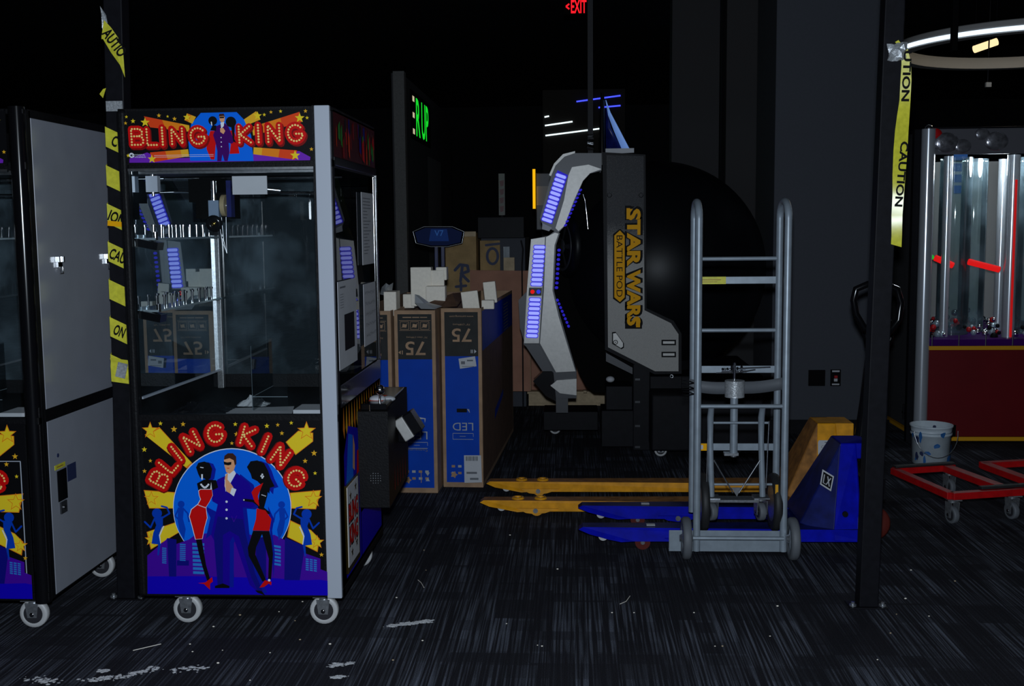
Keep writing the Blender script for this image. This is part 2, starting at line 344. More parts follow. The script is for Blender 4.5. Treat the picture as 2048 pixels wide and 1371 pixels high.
# free wall on the left with lit green sign, ending in a concrete pilaster
f=MB(); f.box((-1.80,11.1,0),(-1.70,15.6,3.05),'wall_mid'); f.add([(-1.699,13.0,1.0),(-1.699,14.3,1.0),(-1.699,14.3,2.35),(-1.699,13.0,2.35)],[(0,1,2,3)],'concrete_col'); struct(f,'wall_partition')
f=MB(); f.box((-1.765,10.98,0),(-1.655,11.1,3.05),'concrete_col'); struct(f,'trim_1')
f=MB(); f.box((1.62,11.9,0),(2.1,12.4,4.3),'wall_mid'); tag(f.build('pillar'),'faint dark pillar seen above the black dome','pillar')
f=MB(); f.box((1.06,12.0,0),(1.56,12.3,4.3),'wall_mid'); tag(f.build('pillar'),'dim dark panel pillar left of the blue neon bars','pillar')
# ================================================================== CRANE CABINETS
def mp8(p):  # art crop (y down, 0..1447 x 0..1371) -> panel units metres
    x,y=p; xl=10+65*(y/1320.); xr=1385+30*(y/1320.); return ((x-xl)/(xr-xl)*.690,(1320-y)/1300.*.660)
def front_art(mb,x0,y,z0):
    a=Art(mb,(x0,y,z0),(1,0,0),(0,0,1),(0,-1,0),mp8,.0004)
    p=a.poly
    p([(10,5),(1385,5),(1415,1320),(75,1320)],'art_black'); a.layer()
    # light beams
    for q in ([(45,120),(150,65),(390,320),(350,355)],[(1110,165),(1200,85),(1305,100),(1305,160),(1180,255)],[(35,535),(260,550),(255,665),(75,665),(65,640)],[(1140,550),(1360,530),(1325,665),(1150,660)],[(60,850),(280,775),(295,850),(90,975)],[(1140,760),(1290,830),(1350,890),(1335,985),(1120,880)]): 
        cx=sum(t[0] for t in q)/len(q); cy=sum(t[1] for t in q)/len(q)
        p([(cx+(t[0]-cx)*1.06,cy+(t[1]-cy)*1.08) for t in q],'art_orange'); a.layer(); p(q,'art_yellow')
    a.layer()
    for c,r in (((78,78),66),((1262,82),74),((90,592),58),((1312,590),70),((90,905),52),((1340,915),55)):
        a.star(c,r,'art_orange'); a.layer(); a.star(c,r*.82,'art_yellow'); a.layer()
    for i,(c,r) in enumerate((((160,25),18),((263,68),26),((332,30),20),((38,220),22),((84,305),16),((40,383),18),((728,30),18),((737,104),20),((702,172),16),((966,43),20),((1048,35),16),((1079,97),18),((1150,20),16),((1320,245),24),((1253,304),20),((1327,395),16),((1372,1010),18))): a.star(c,r,'art_gold' if i%3 else 'art_yellow')
    a.layer(); a.circ((703,655),446,'art_white',64); a.layer(); a.circ((703,657),441,'art_blue',64); a.layer()
    p([(68,1320),(65,1025),(205,905),(215,890),(280,900),(285,935),(380,900),(430,860),(540,850),(600,830),(700,840),(800,850),(920,880),(1020,860),(1090,895),(1250,945),(1250,1000),(1365,1040),(1365,1120),(1415,1140),(1418,1320)],'art_violet'); a.layer()
    p([(68,1320),(68,1185),(400,1180),(1000,1190),(1215,1205),(1365,1200),(1417,1210),(1418,1320)],'art_indigo')
    for q in ([(215,890),(285,900),(285,1185),(230,1185)],[(1100,880),(1250,945),(1210,1205),(1095,1205)],[(600,840),(700,860),(720,1190),(600,1190)],[(290,1060),(380,1060),(380,1100),(290,1100)],[(880,880),(960,880),(960,1190),(890,1190)]): p(q,'art_navy')
    a.layer()
    for i in range(8): p([(405+i,925+i*31),(495,928+i*31),(495,948+i*31),(405+i,945+i*31)],'art_cyan')
    for i in range(9): p([(178,962+i*14),(210,965+i*14),(210,973+i*14),(178,970+i*14)],'art_cyan')
    for i in range(9): p([(312,932+i*15),(355,935+i*15),(355,943+i*15),(312,941+i*15)],'art_cyan')
    for i in range(6): p([(1010,935+i*27),(1070,945+i*27),(1070,962+i*27),(1015,952+i*27)],'art_cyan')
    for i in range(6):
        for j in range(3): p([(1256+j*30,1036+i*16+j*4),(1278+j*30,1040+i*16+j*4),(1278+j*30,1050+i*16+j*4),(1256+j*30,1046+i*16+j*4)],'art_cyan')
    a.layer()
    # shadow dancers on the disc
    for cx,sg in ((322,1),(1078,-1)):
        a.circ((cx,630),26,'art_dancer',16); p([(cx-25*sg,655),(cx+22*sg,655),(cx+14*sg,740),(cx+35*sg,820),(cx+22*sg,900),(cx-10*sg,840),(cx-25*sg,760)],'art_dancer'); a.stroke([(cx-20*sg,665),(cx-45*sg,720),(cx-20*sg,745)],12,'art_dancer'); a.stroke([(cx+18*sg,665),(cx+50*sg,700),(cx+60*sg,760)],12,'art_dancer')
    # side dancers
    for fx in (lambda x:x,lambda x:1400-x+5):
        q=lambda L:[(fx(x),y) for x,y in L]
        a.circ((fx(140),700),38,'art_dancer',16); p(q([(115,735),(185,722),(185,790),(160,850),(172,940),(100,930),(112,850),(135,790)]),'art_dancer')
        a.stroke(q([(178,735),(235,700),(215,655),(175,645)]),13,'art_dancer'); a.stroke(q([(120,745),(92,808),(48,765)]),13,'art_dancer')
        p(q([(150,935),(168,940),(155,1020),(145,1020)]),'art_dancer'); a.layer(); p(q([(188,795),(196,795),(165,870),(172,930),(166,930),(156,865)]),'art_white')
    a.layer()
    # cast shadows in the drawing (a darker blue printed shape)
    S=lambda L,dx=26,dy=6:[(x+dx,y+dy) for x,y in L]
    hairL=[(438,350),(455,315),(500,305),(540,318),(560,360),(548,430),(520,450),(500,430),(470,430),(455,400)]
    man=[(655,415),(600,440),(575,480),(552,560),(560,605),(600,628),(575,740),(550,860),(572,900),(600,1245),(690,1250),(692,910),(715,870),(840,1240),(900,1290),(940,1290),(880,1150),(810,860),(800,760),(788,650),(850,655),(880,640),(865,580),(840,470),(740,390),(715,440),(690,470)]
    hairR=[(822,345),(850,302),(900,295),(950,315),(980,370),(1000,430),(1030,490),(995,500),(990,545),(950,500),(900,450),(860,430),(850,395)]
    p(S(hairL),'art_shadow'); p(S(man,30,10),'art_shadow'); p(S(hairR),'art_shadow'); p(S([(480,640),(525,730),(490,890),(540,850),(600,700)],20,0),'art_shadow'); p(S([(960,640),(1005,740),(990,825),(1010,1000),(1000,1190)],18,0),'art_shadow'); a.layer()
    # man
    p(man,'art_suit'); a.layer(); p([(600,720),(572,860),(600,1245),(640,1245),(640,860),(690,830),(760,870),(850,1180),(900,1285),(935,1285),(880,1150),(812,860),(790,740)],'art_navy')
    a.layer(); p([(580,1250),(640,1230),(690,1250),(688,1265),(580,1266)],'art_ink'); p([(880,1280),(930,1285),(955,1318),(900,1300)],'art_ink')
    p([(658,400),(725,372),(738,395),(712,440),(690,480),(668,500),(655,450)],'art_white'); a.layer()
    p([(648,292),(690,272),(728,290),(735,330),(722,370),(690,398),(665,385),(652,340)],'art_skin'); a.layer()
    p([(648,292),(652,262),(678,243),(715,243),(740,268),(742,322),(730,335),(722,296),(690,280)],'art_hair'); p([(645,305),(672,312),(704,308),(703,328),(680,334),(650,328)],'art_ink'); p([(665,352),(695,352),(680,360)],'art_redor')
    p([(655,425),(668,395),(678,398),(675,440),(700,470),(720,500),(700,548),(668,530),(652,490)],'art_skin'); a.layer(); p([(708,500),(742,514),(722,566),(694,545)],'art_white'); a.line((655,440),(662,530),4,'art_white')
    for y in (607,668,733): a.circ((668,y),9,'art_white',10)
    a.line((706,715),(722,760),4,'art_violet'); a.line((722,760),(745,712),4,'art_violet')
    # left woman
    p([(445,470),(500,440),(590,445),(605,500),(565,520),(455,520)],'art_ink'); p(hairL,'art_ink'); a.layer()
    p([(455,525),(470,512),(545,512),(552,460),(558,512),(565,560),(540,610),(515,650),(525,730),(505,800),(488,890),(432,895),(405,790),(385,720),(400,665),(450,625),(470,590),(460,560)],'art_white'); a.layer()
    p([(459,527),(472,516),(558,516),(563,560),(538,610),(512,650),(521,730),(502,800),(485,888),(436,892),(410,790),(390,720),(405,668),(455,627),(475,590),(464,560)],'art_red')
    p([(438,895),(482,893),(500,1000),(515,1090),(545,1195),(525,1215),(490,1110),(460,1000)],'art_ink'); p([(455,1228),(510,1222),(560,1180),(566,1215),(545,1232),(545,1278),(525,1260),(500,1235)],'art_red'); a.layer()
    a.line((470,348),(495,352),6,'art_white'); a.line((484,400),(484,440),12,'art_white')
    for i in range(7): a.circ((478+i*9,478+22*math.sin(PI*i/6)),8,'art_white',8)
    for i in range(8): a.circ((452+i*9,630+i*4-(i*i)*.1),4,'art_white',6)
    # right woman
    p(hairR,'art_ink'); p([(930,450),(985,480),(975,560),(950,650),(985,690),(905,655),(905,620)],'art_ink'); a.stroke([(910,630),(870,600),(800,592)],20,'art_ink'); a.stroke([(910,630),(985,690)],20,'art_ink'); a.layer()
    p([(945,462),(880,500),(856,535),(880,605),(915,640),(905,560)],'art_red'); p([(895,655),(960,670),(1005,735),(990,825),(865,822),(890,735)],'art_red')
    p([(868,824),(990,826),(1005,900),(1017,1000),(1002,1195),(980,1195),(985,1035),(935,850),(890,950),(885,1005),(965,1200),(938,1212),(835,1015),(828,955)],'art_ink')
    p([(915,1258),(955,1200),(1005,1212),(1003,1240),(985,1225),(950,1252)],'art_red'); a.layer()
    for q in ((938,400),(930,412),(945,415),(938,425)): a.circ(q,7,'art_white',8)
    for i in range(4): a.circ((935+i*9,553+i*3),4,'art_white',6)
    a.circ((988,1200),10,'art_white',8); a.circ((800,592),6,'art_white',6)
    a.layer(); k0=a.k
    for ch,c,ang in (('B',(163,432),-62),('L',(232,325),-50),('I',(292,243),-38),('N',(408,155),-27),('G',(585,95),-4),('K',(832,115),16),('I',(960,172),24),('N',(1075,262),36),('G',(1190,425),42)):
        if ch=='B': ang=28-90+0
        a.k=k0; marquee_letter(a,ch,c,124,math.radians(ang),sw=.52,depth=(-.05,.04))
def mp7(p):
    x,y=p; u=(x-110)/1775.; yt=110-40*u; yb=610-45*u; return (u*.690,(1-(y-yt)/(yb-yt))*.190)
def marquee_art(mb,x0,y,z0):
    a=Art(mb,(x0,y,z0),(1,0,0),(0,0,1),(0,-1,0),mp7,.0004); p=a.poly
    p([(110,112),(1885,72),(1885,563),(110,608)],'art_black'); a.layer()
    p([(115,600),(118,560),(290,500),(420,560),(700,545),(1300,505),(1740,470),(1845,525),(1840,555),(1300,570),(700,590)],'art_purple'); a.layer()
    p([(700,575),(690,400),(722,230),(820,122),(1160,112),(1240,195),(1290,330),(1305,570)],'art_blue')
    def beam(q0,q1,cols):   # strips from outer edge q0 to inner edge q1
        n=len(cols)
        for i,cn in enumerate(cols):
            t0,t1=i/n,(i+1)/n; l=lambda A_,B_,t:(A_[0]+(B_[0]-A_[0])*t,A_[1]+(B_[1]-A_[1])*t)
            p([l(q0[0],q1[0],t0),l(q0[0],q1[0],t1),l(q0[1],q1[1],t1),l(q0[1],q1[1],t0)],cn)
    C=['art_redor','art_redor','art_orange','art_orange','art_gold']
    beam(((275,158),(330,262)),((705,240),(705,300)),C); beam(((318,500),(350,592)),((685,465),(692,530)),C); beam(((1755,105),(1772,200)),((1300,250),(1310,330)),C); beam(((1722,465),(1700,552)),((1310,440),(1305,505)),C)
    beam(((690,128),(660,190)),((772,160),(735,225)),['art_orange','art_gold']); beam(((1345,103),(1385,180)),((1228,180),(1250,235)),['art_gold','art_gold']); a.layer()
    for c,r in (((285,216),46),((688,165),38),((1358,145),42),((1755,162),48),((1702,512),50),((335,562),42)): a.star(c,r,'art_yellow')
    for i,(c,r) in enumerate((((108,165),16),((98,225),18),((170,205),24),((420,150),22),((503,158),14),((568,180),22),((1422,135),18),((1486,110),18),((1577,102),18),((1812,98),20),((1825,160),18),((1858,452),20),((110,532),20))): a.star(c,r,'art_gold' if i%2 else 'art_yellow')
    a.layer()
    p([(870,400),(905,290),(950,290),(955,390),(935,560),(900,560),(862,460)],'art_red'); p([(1070,290),(1130,280),(1160,400),(1175,500),(1080,505),(1095,420)],'art_red')
    p([(965,245),(1010,225),(1045,215),(1080,250),(1110,330),(1140,380),(1105,410),(1075,400),(1080,490),(1060,572),(1030,572),(1012,510),(1000,574),(960,575),(965,480),(950,400),(930,330)],'art_suitp'); a.layer()
    a.circ((932,195),42,'art_ink',18); a.circ((1105,205),50,'art_ink',18); p([(905,285),(930,235),(965,240),(960,290)],'art_ink'); p([(1105,250),(1140,240),(1130,370),(1150,400),(1120,390)],'art_ink')
    p([(995,150),(1025,140),(1048,155),(1045,195),(1020,215),(1000,195)],'art_skin'); a.layer(); p([(992,155),(997,130),(1040,128),(1052,170),(1040,150)],'art_hair'); p([(997,158),(1042,155),(1040,170),(1000,172)],'art_ink'); p([(1005,212),(1042,205),(1035,245),(1010,270)],'art_white'); p([(1000,265),(1030,262),(1048,290),(1030,320),(1000,300)],'art_skin')
    a.line((918,205),(922,240),10,'art_white')
    for y in (352,395,438): a.circ((1006,y),6,'art_white',8)
    a.layer(); a.circ((143,530),24,'art_white',16); a.layer(); a.circ((146,531),14,'art_ink',12); a.layer()
    a.text('CG',(148,532),44,-32,'art_white',0,.02); a.text('COASTAL',(225,525),100,-14,'art_white'); a.text('AMUSEMENTS',(228,546),105,-12,'art_white')
    a.line((360,530),(930,512),3,'art_white'); a.line((360,545),(930,528),3,'art_white')
    a.layer(); k0=a.k
    for ch,c,h in (('B',(208,355),150),('L',(345,355),150),('I',(448,345),160),('N',(588,345),145),('G',(785,342),150),('K',(1232,322),150),('I',(1362,312),160),('N',(1508,310),155),('G',(1710,305),152)):
        a.k=k0; marquee_letter(a,ch,c,h,math.radians(-1.3),sw=.42,depth=(.07,.10))
def caster(parent,x,y,zc=.0,r=.045,wm='wheel_white',rot=0,top=.12,fork='zinc'):
    """swivel castor: wheel on floor at x,y; axle along x unless rotated"""
    ax=Vector((math.sin(rot),math.cos(rot),0)); c=Vector((x,y,zc+r)); pr=parent
    m=MB(); m.box((x-.035,y-.04,top-.006),(x+.035,y+.04,top),fork); m.cyl((x,y,top-.02),(x,y,top-.006),.022,fork)
    fw=Vector((math.cos(rot),-math.sin(rot),0))
    for s_ in (-1,1):
        o=ax*(s_*.021); b=c+o
        m.add([b+fw*-.018+Vector((0,0,-.012)),b+fw*.018+Vector((0,0,-.012)),Vector((x,y,top-.018))+o+fw*.026,Vector((x,y,top-.018))+o-fw*.026]+[v+ax*(.004*s_) for v in (b+fw*-.018+Vector((0,0,-.012)),b+fw*.018+Vector((0,0,-.012)),Vector((x,y,top-.018))+o+fw*.026,Vector((x,y,top-.018))+o-fw*.026)],[(0,1,2,3),(7,6,5,4),(0,4,5,1),(1,5,6,2),(2,6,7,3),(3,7,4,0)],fork)
    k=m.build('caster',pr)
    q=MB(); q.lathe([(.0,-.0145),(r*.55,-.0145),(r*.62,-.011),(r*.70,-.014),(r*.95,-.014),(r,-.009),(r,.009),(r*.95,.014),(r*.70,.014),(r*.62,.011),(r*.55,.0145),(0,.0145)],c,ax,wm)
    q.lathe([(0,-.026),(.009,-.026),(.009,.026),(0,.026)],c,ax,'chrome',10)
    q.lathe([(0,-.0150),(r*.68,-.0150)],c,ax,'pvc_dark'); q.lathe([(r*.68,.0150),(0,.0150)],c,ax,'pvc_dark')
    q.build('wheel',k)
    return k
def crane_cabinet(name,label,x1,y0,y1,side):
    """x1 = right face; .79 wide"""
    x0=x1-.79; t=thing(name,label,'arcade machine',((x0+x1)/2,(y0+y1)/2,0),'crane machines with marquee art')
    # ---- carcass
    c=MB()
    c.box((x0,y0+.01,.118),(x1,y1,.150),'black_laminate')                 # base
    c.box((x0,y0+.012,.15),(x0+.012,y1,.83),'black_laminate'); c.box((x1-.012,y0+.012,.15),(x1,y1,.86),'black_laminate')
    c.box((x0,y1-.012,.15),(x1,y1,.86),'black_laminate'); c.box((x0,y1-.012,1.735),(x1,y1,1.95),'black_laminate'); c.box((x0,y1-.03,.86),(x0+.034,y1,1.735),'black_laminate'); c.box((x1-.03,y1-.03,.86),(x1,y1,1.735),'black_laminate')
    c.box((x0+.012,y0+.012,.15),(x1-.012,y0+.03,.80),'black_laminate')
    c.box((x0,y0+.004,.795),(x1,y0+.03,.823),'black_laminate')
    c.box((x0+.012,y0+.03,.78),(x1-.012,y1-.012,.80),'black_soft')       # deck
    c.box((x0,y0+.012,1.735),(x1,y1,1.765),'black_laminate')            # band under the marquee
    c.box((x0,y0+.012,1.935),(x1,y1,1.955),'black_laminate')
    c.box((x0,y0+.012,1.765),(x0+.012,y1,1.935),'black_laminate')
    c.build('cabinet_body',t,.003)
    p=MB(); p.box((x0,y0-.004,.120),(x0+.034,y0+.035,1.95),'black_laminate'); p.build('corner_post',t,.012,segs=3)
    if side=='glass':
        p=MB(); p.box((x1-.058,y0-.004,.120),(x1-.002,y0+.02,1.955),'white_strip'); p.build('corner_strip',t,.003,label='pale grey corner strip')
        p=MB(); p.box((x1-.066,y0-.002,.120),(x1-.058,y0+.03,1.955),'black_laminate'); p.box((x1-.006,y0+.018,.12),(x1,y0+.05,1.94),'black_laminate'); p.build('corner_post',t)
    else:
        p=MB(); p.cyl((x1-.030,y0+.026,.112),(x1-.030,y0+.026,1.962),.030,'black_gloss',24); p.build('corner_post',t,label='glossy black rounded corner post')
    m=MB(); m.box((x0+.034,y0,1.750),(x1-.064,y0+.012,1.952),'black_laminate'); marquee_art(m,x0+.040,y0,1.755); m.build('marquee',t,label='backlit style header with the words BLING KING')
    m=MB(); m.box((x0+.034,y0,.125),(x1-.066,y0+.012,.800),'black_laminate'); front_art(m,x0+.044,y0,.134)
    m.build('front_panel',t,label='printed lower panel with cartoon figures and BLING KING')
    g=MB(); g.add([(x0+.034,y0+.006,.823),(x1-.064,y0+.006,.823),(x1-.064,y0+.006,1.736),(x0+.034,y0+.006,1.736)],[(0,1,2,3)],'glass'); g.build('front_glass',t)
    g=MB(); g.box((x0+.034,y0,1.728),(x1-.064,y0+.01,1.737),'steel'); g.build('glass_trim',t)
    # ---- mirrors
    for n_,q in (('mirror',[(x0+.036,y0+.03,.885),(x0+.070,y1-.03,.885),(x0+.070,y1-.03,1.735),(x0+.036,y0+.03,1.735)]),):
        g=MB(); g.box((x0+.012,y0+.03,.80),(x0+.034,y1-.030,1.735),'black_soft'); g.add(q,[(3,2,1,0)],'mirror'); g.build('side_mirror',t)
    g=MB(); yb=y1-.020; g.add([(x0+.06,yb,.86),(x1-.03,yb,.86),(x1-.03,yb,1.735),(x0+.06,yb,1.735)],[(0,1,2,3)],'mirror_back'); g.build('back_glass',t)
    g=MB(); g.box((x0+.037,y0+.03,.878),(x0+.042,y1-.04,.886),'white_strip',rot=(0,0,-.040),piv=(x0+.04,y0+.03,.88)); g.build('mirror_trim',t)
    g=MB(); g.box((x0+.060,y1-.055,.80),(x0+.088,y1-.030,1.735),'brushed_post'); g.build('inner_post',t,.002)
    for zz,k in ((1.475,0),(1.205,1)):
        s=MB(); s.box((x0+.036,y0+.06,zz),(x0+.105,y1-.085,zz+.008),'acrylic'); s.box((x0+.036,y0+.06,zz+.008),(x0+.040,y1-.085,zz+.02),'acrylic'); sh=s.build('prize_shelf',t,label='clear upper prize shelf' if k==0 else 'clear lower prize shelf')
        for i in range(9):
            yy=y0+.12+i*(y1-y0-.26)/8; s=MB(); s.cyl((x0+.075,yy,zz+.008),(x0+.075,yy,zz+.050),.0045,'chrome',8); s.cyl((x0+.075,yy,zz+.050),(x0+.075,yy,zz+.058),.008,'chrome',8); s.build('peg',sh)
        s=MB(); s.box((x0+.036,y0+.035,zz-.03),(x0+.12,y0+.10,zz-.001),'black_gloss',rot=(0,.2,0)); s.cyl((x0+.10,y0+.07,zz),(x0+.10,y0+.07,zz+.03),.01,'chrome',10); s.build('bracket',sh)
    # ---- gantry
    g=MB(); g.tube([(x0+.05,y0+.33,1.715),(x1-.03,y0+.33,1.715)],.007,'chrome',8); g.tube([(x0+.05,y0+.42,1.665),(x1-.10,y0+.42,1.655)],.005,'chrome',8)
    g.box((x0+.05,y0+.06,1.720),(x1-.03,y0+.075,1.735),'steel'); g.box((x1-.45,y0+.07,1.722),(x1-.04,y0+.08,1.732),'acrylic'); g.build('gantry_rail',t)
    g=MB(); g.box((x0+.06,y0+.10,1.655),(x0+.105,y0+.13,1.715),'white_strip'); g.cyl((x0+.082,y0+.115,1.715),(x0+.082,y0+.115,1.735),.012,'chrome',10); g.cyl((x0+.082,y0+.115,1.64),(x0+.082,y0+.115,1.655),.006,'chrome',8); g.build('sensor_block',t)
    g=MB(); g.box((x0+.16,y0+.28,1.62),(x0+.275,y0+.40,1.71),'black_soft'); g.box((x0+.19,y0+.27,1.555),(x0+.33,y0+.39,1.655),'black_soft'); ca=g.build('claw_carriage',t)
    g=MB(); g.box((x0+.250,y0+.24,1.56),(x0+.290,y0+.27,1.625),'motor_grey'); g.cyl((x0+.268,y0+.255,1.625),(x0+.268,y0+.255,1.70),.012,'chrome',12); g.build('motor',ca)
    g=MB(); g.cyl((x0+.305,y0+.245,1.605),(x0+.322,y0+.245,1.605),.042,'tan',20); g.cyl((x0+.300,y0+.245,1.605),(x0+.327,y0+.245,1.605),.014,'chrome',12); g.build('pulley',ca)
    g=MB(); g.box((x0+.327,y0+.225,1.56),(x0+.345,y0+.27,1.70),'jack_blue_top'); g.cyl((x0+.35,y0+.24,1.665),(x0+.37,y0+.24,1.665),.02,'chrome',12); g.build('drive_housing',ca)
    g=MB(); g.lathe([(.020+.014*math.cos(a_),.012*math.sin(a_)) for a_ in [2*PI*i/10 for i in range(11)]],(x0+.272,y0+.235,1.535),(0,1,.2),'black_gloss',20); g.sphere((x0+.272,y0+.235,1.535),.010,'gold',10,8); g.build('claw_ring',ca)
    for dx,dz in ((0,0),(.012,.0),(.03,.0)):
        g=MB(); g.tube([(x0+.29+dx,y0+.235,1.56),(x0+.30+dx*.6,y0+.235,1.47),(x0+.318,y0+.235,1.42)],.0012,'steel',5); g.build('cord',ca)
    g=MB(); g.box((x0+.36,y0+.20,1.645),(x0+.495,y0+.206,1.715),'paper'); g.build('backing_plate',t)
    g=MB(); g.tube([(x0+.35,y0+.25,1.68),(x0+.52,y0+.30,1.662)],.008,'steel',8); g.tube([(x0+.60,y0+.30,1.655),(x0+.70,y0+.36,1.64)],.003,'chrome',6); g.build('claw_arm',t)
    # ---- deck contents
    g=MB(); g.box((x0+.60,y0+.08,.802),(x0+.74,y0+.22,.828),'paper'); g.build('deck_tray',t,.002)
    g=MB()
    X0,Y0,X1,Y1=x0+.41,y0+.20,x0+.55,y0+.50
    for q in (((X0,Y0),(X0,Y1)),((X0,Y0),(X1,Y0))):
        (a0,b0),(a1,b1)=q; g.add([(a0,b0,.805),(a1,b1,.805),(a1,b1,1.06),(a0,b0,1.06)],[(0,1,2,3)],'glass')
        g.tube([(a0,b0,.86),(a1,b1,.86)],.0014,'acrylic',5); g.tube([(a0,b0,.805),(a0,b0,1.06)],.0010,'acrylic',5)
    g.build('chute_guard',t)
    # ---- castors
    for (cx,cy) in ((x0+.17,y0+.06),(x1-.085,y0+.06),(x0+.1,y1-.1),(x1-.085,y1-.12)): caster(t,cx,cy,0,.055,top=.118,rot=0)
    return t
BX1=-.875
bk=crane_cabinet('crane_machine','glass fronted prize machine with BLING KING header standing right of the taped pole',BX1,4.0,4.9,'glass')
# glass side of this machine
x=BX1
g=MB(); g.add([(x-.003,4.05,.93),(x-.003,4.88,.93),(x-.003,4.88,1.742),(x-.003,4.05,1.742)],[(0,1,2,3)],'side_glass'); g.build('side_glass',bk)
g=MB(); g.box((x-.012,4.05,.84),(x+.004,4.9,.925),'black_gloss'); g.box((x-.012,4.05,1.742),(x+.004,4.9,1.775),'black_gloss'); g.box((x-.010,4.885,.925),(x+.006,4.902,1.745),'chrome'); g.build('side_frame',bk,.002)
m=MB(); m.box((x-.006,4.05,1.775),(x,4.9,1.945),'art_shade'); a=Art(m,(x,4.06,1.78),(0,1,0),(0,0,1),(1,0,0))
random.seed(3)
for i in range(40):
    cx=random.uniform(.02,.78); cy=random.uniform(.02,.13); hh=random.uniform(.02,.07); ww=random.uniform(.01,.05)
    a.poly([(cx,max(0,cy-hh/2)),(min(.82,cx+ww),max(0,cy-hh*.7)),(min(.82,cx+ww*.8),min(.155,cy+hh)),(cx,min(.155,cy+hh*.6))],random.choice(['art_redd','art_red','art_redor','art_black','art_black','art_green','art_redd','art_navy'])); a.k+=.02
m.build('side_marquee',bk,label='dark red printed side of the header')
m=MB(); m.box((x-.006,4.05,.15),(x-.0,4.9,.84),'black_laminate'); a=Art(m,(x,4.05,.15),(0,1,0),(0,0,1),(1,0,0))
for i in range(16):
    y_=.03+i*.052; a.poly([(y_,.60),(y_+.025,.56),(y_+.035,.60),(y_+.02,.685)],'art_gold' if i%2 else 'art_orange')
a.layer(); a.poly([(.03,.02),(.03,.50),(.12,.60),(.30,.56),(.33,.50),(.33,.02)],'art_indigo'); a.poly([(.05,.35),(.12,.57),(.20,.55),(.2,.35)],'art_blue'); a.poly([(.19,.42),(.21,.55),(.24,.50),(.23,.40)],'art_skin'); a.poly([(.34,.02),(.34,.2),(.6,.2),(.8,.12),(.8,.02)],'art_indigo'); a.poly([(.26,.36),(.28,.47),(.31,.47),(.31,.38)],'art_red'); m.build('side_panel',bk,label='printed side panel with flames')
m=MB(); m.box((x,4.07,.19),(x+.010,4.31,.535),'gold'); m.box((x+.008,4.075,.215),(x+.012,4.285,.527),'paper'); a=Art(m,(x+.0125,4.075,.215),(0,1,0),(0,0,1),(1,0,0)); a.layer()
a.text('BLING',(.10,.205),.185,.085,'ink',0,.07); a.text('KING',(.10,.115),.17,.085,'ink',0,.07); a.layer(); a.text('BLING',(.10,.207),.175,.072,'art_red',0,.04); a.text('KING',(.10,.117),.16,.072,'art_red',0,.04)
for c in ((.05,.27),(.15,.285),(.06,.045),(.15,.06)): a.star(c,.022,'gold',PI/2)
m.build('prize_poster',bk,.001,label='white poster in a gold frame low on the side')
# bill and ball unit on the side
u=thing('coin_unit','black steel cabinet with chrome ball knob bolted to the side of the prize machine','box',(x+.07,4.62,.36))
u.parent=bk; 
for k_ in ('label','category'): 
    if k_ in u: del u[k_]
u['label']='black side box with knob and dispenser'
u.location=Vector((x+.07,4.62,.36))-bk.location
m=MB(); m.prism([(4.36,.375),(4.88,.40),(4.88,.80),(4.36,.775)],x+.001,x+.125,'black_laminate','yz'); m.box((x+.012,4.38,.776),(x+.118,4.86,.802),'black_gloss'); m.poly([(x+.03,4.45,.8025),(x+.09,4.45,.8025),(x+.08,4.62,.8025),(x+.02,4.60,.8025)],'art_redor'); a=Art(m,(x+.1256,4.4,.4),(0,1,0),(0,0,1),(1,0,0)); 
for i in range(5): a.poly([(.09+i*.07,.02),(.11+i*.07,.02),(.10+i*.07,.13)],'art_redd')
m.build('unit_body',u,.004)
m=MB(); m.cyl((x+.075,4.45,.775),(x+.080,4.45,.835),.005,'chrome',10); m.sphere((x+.080,4.45,.850),.021,'chrome',18,10); m.build('ball_knob',u)
m=MB(); m.sphere((x+.06,4.50,.805),.035,'paper',14,8,(1,1,.45)); m.sphere((x+.10,4.53,.80),.03,'paper',14,8,(1,1,.4)); m.build('cloth',u)
m=MB(); m.box((x+.125,4.60,.60),(x+.165,4.70,.70),'black_gloss'); m.box((x+.135,4.555,.615),(x+.180,4.60,.715),'silver_panel',rot=(0,-.55,0)); m.box((x+.168,4.565,.640),(x+.215,4.66,.735),'black_gloss',rot=(0,-.55,0)); m.build('bill_acceptor',u,.004)
m=MB()
for i in range(5):
    for j in range(5):
        if (i-2)**2+(j-2)**2<6: m.sphere((x+.05+i*.010,4.358,.48+j*.010),.0025,'steel',6,4)
m.cyl((x+.05,4.372,.77),(x+.05,4.372,.80),.003,'chrome',6); m.build('speaker_grille',u)
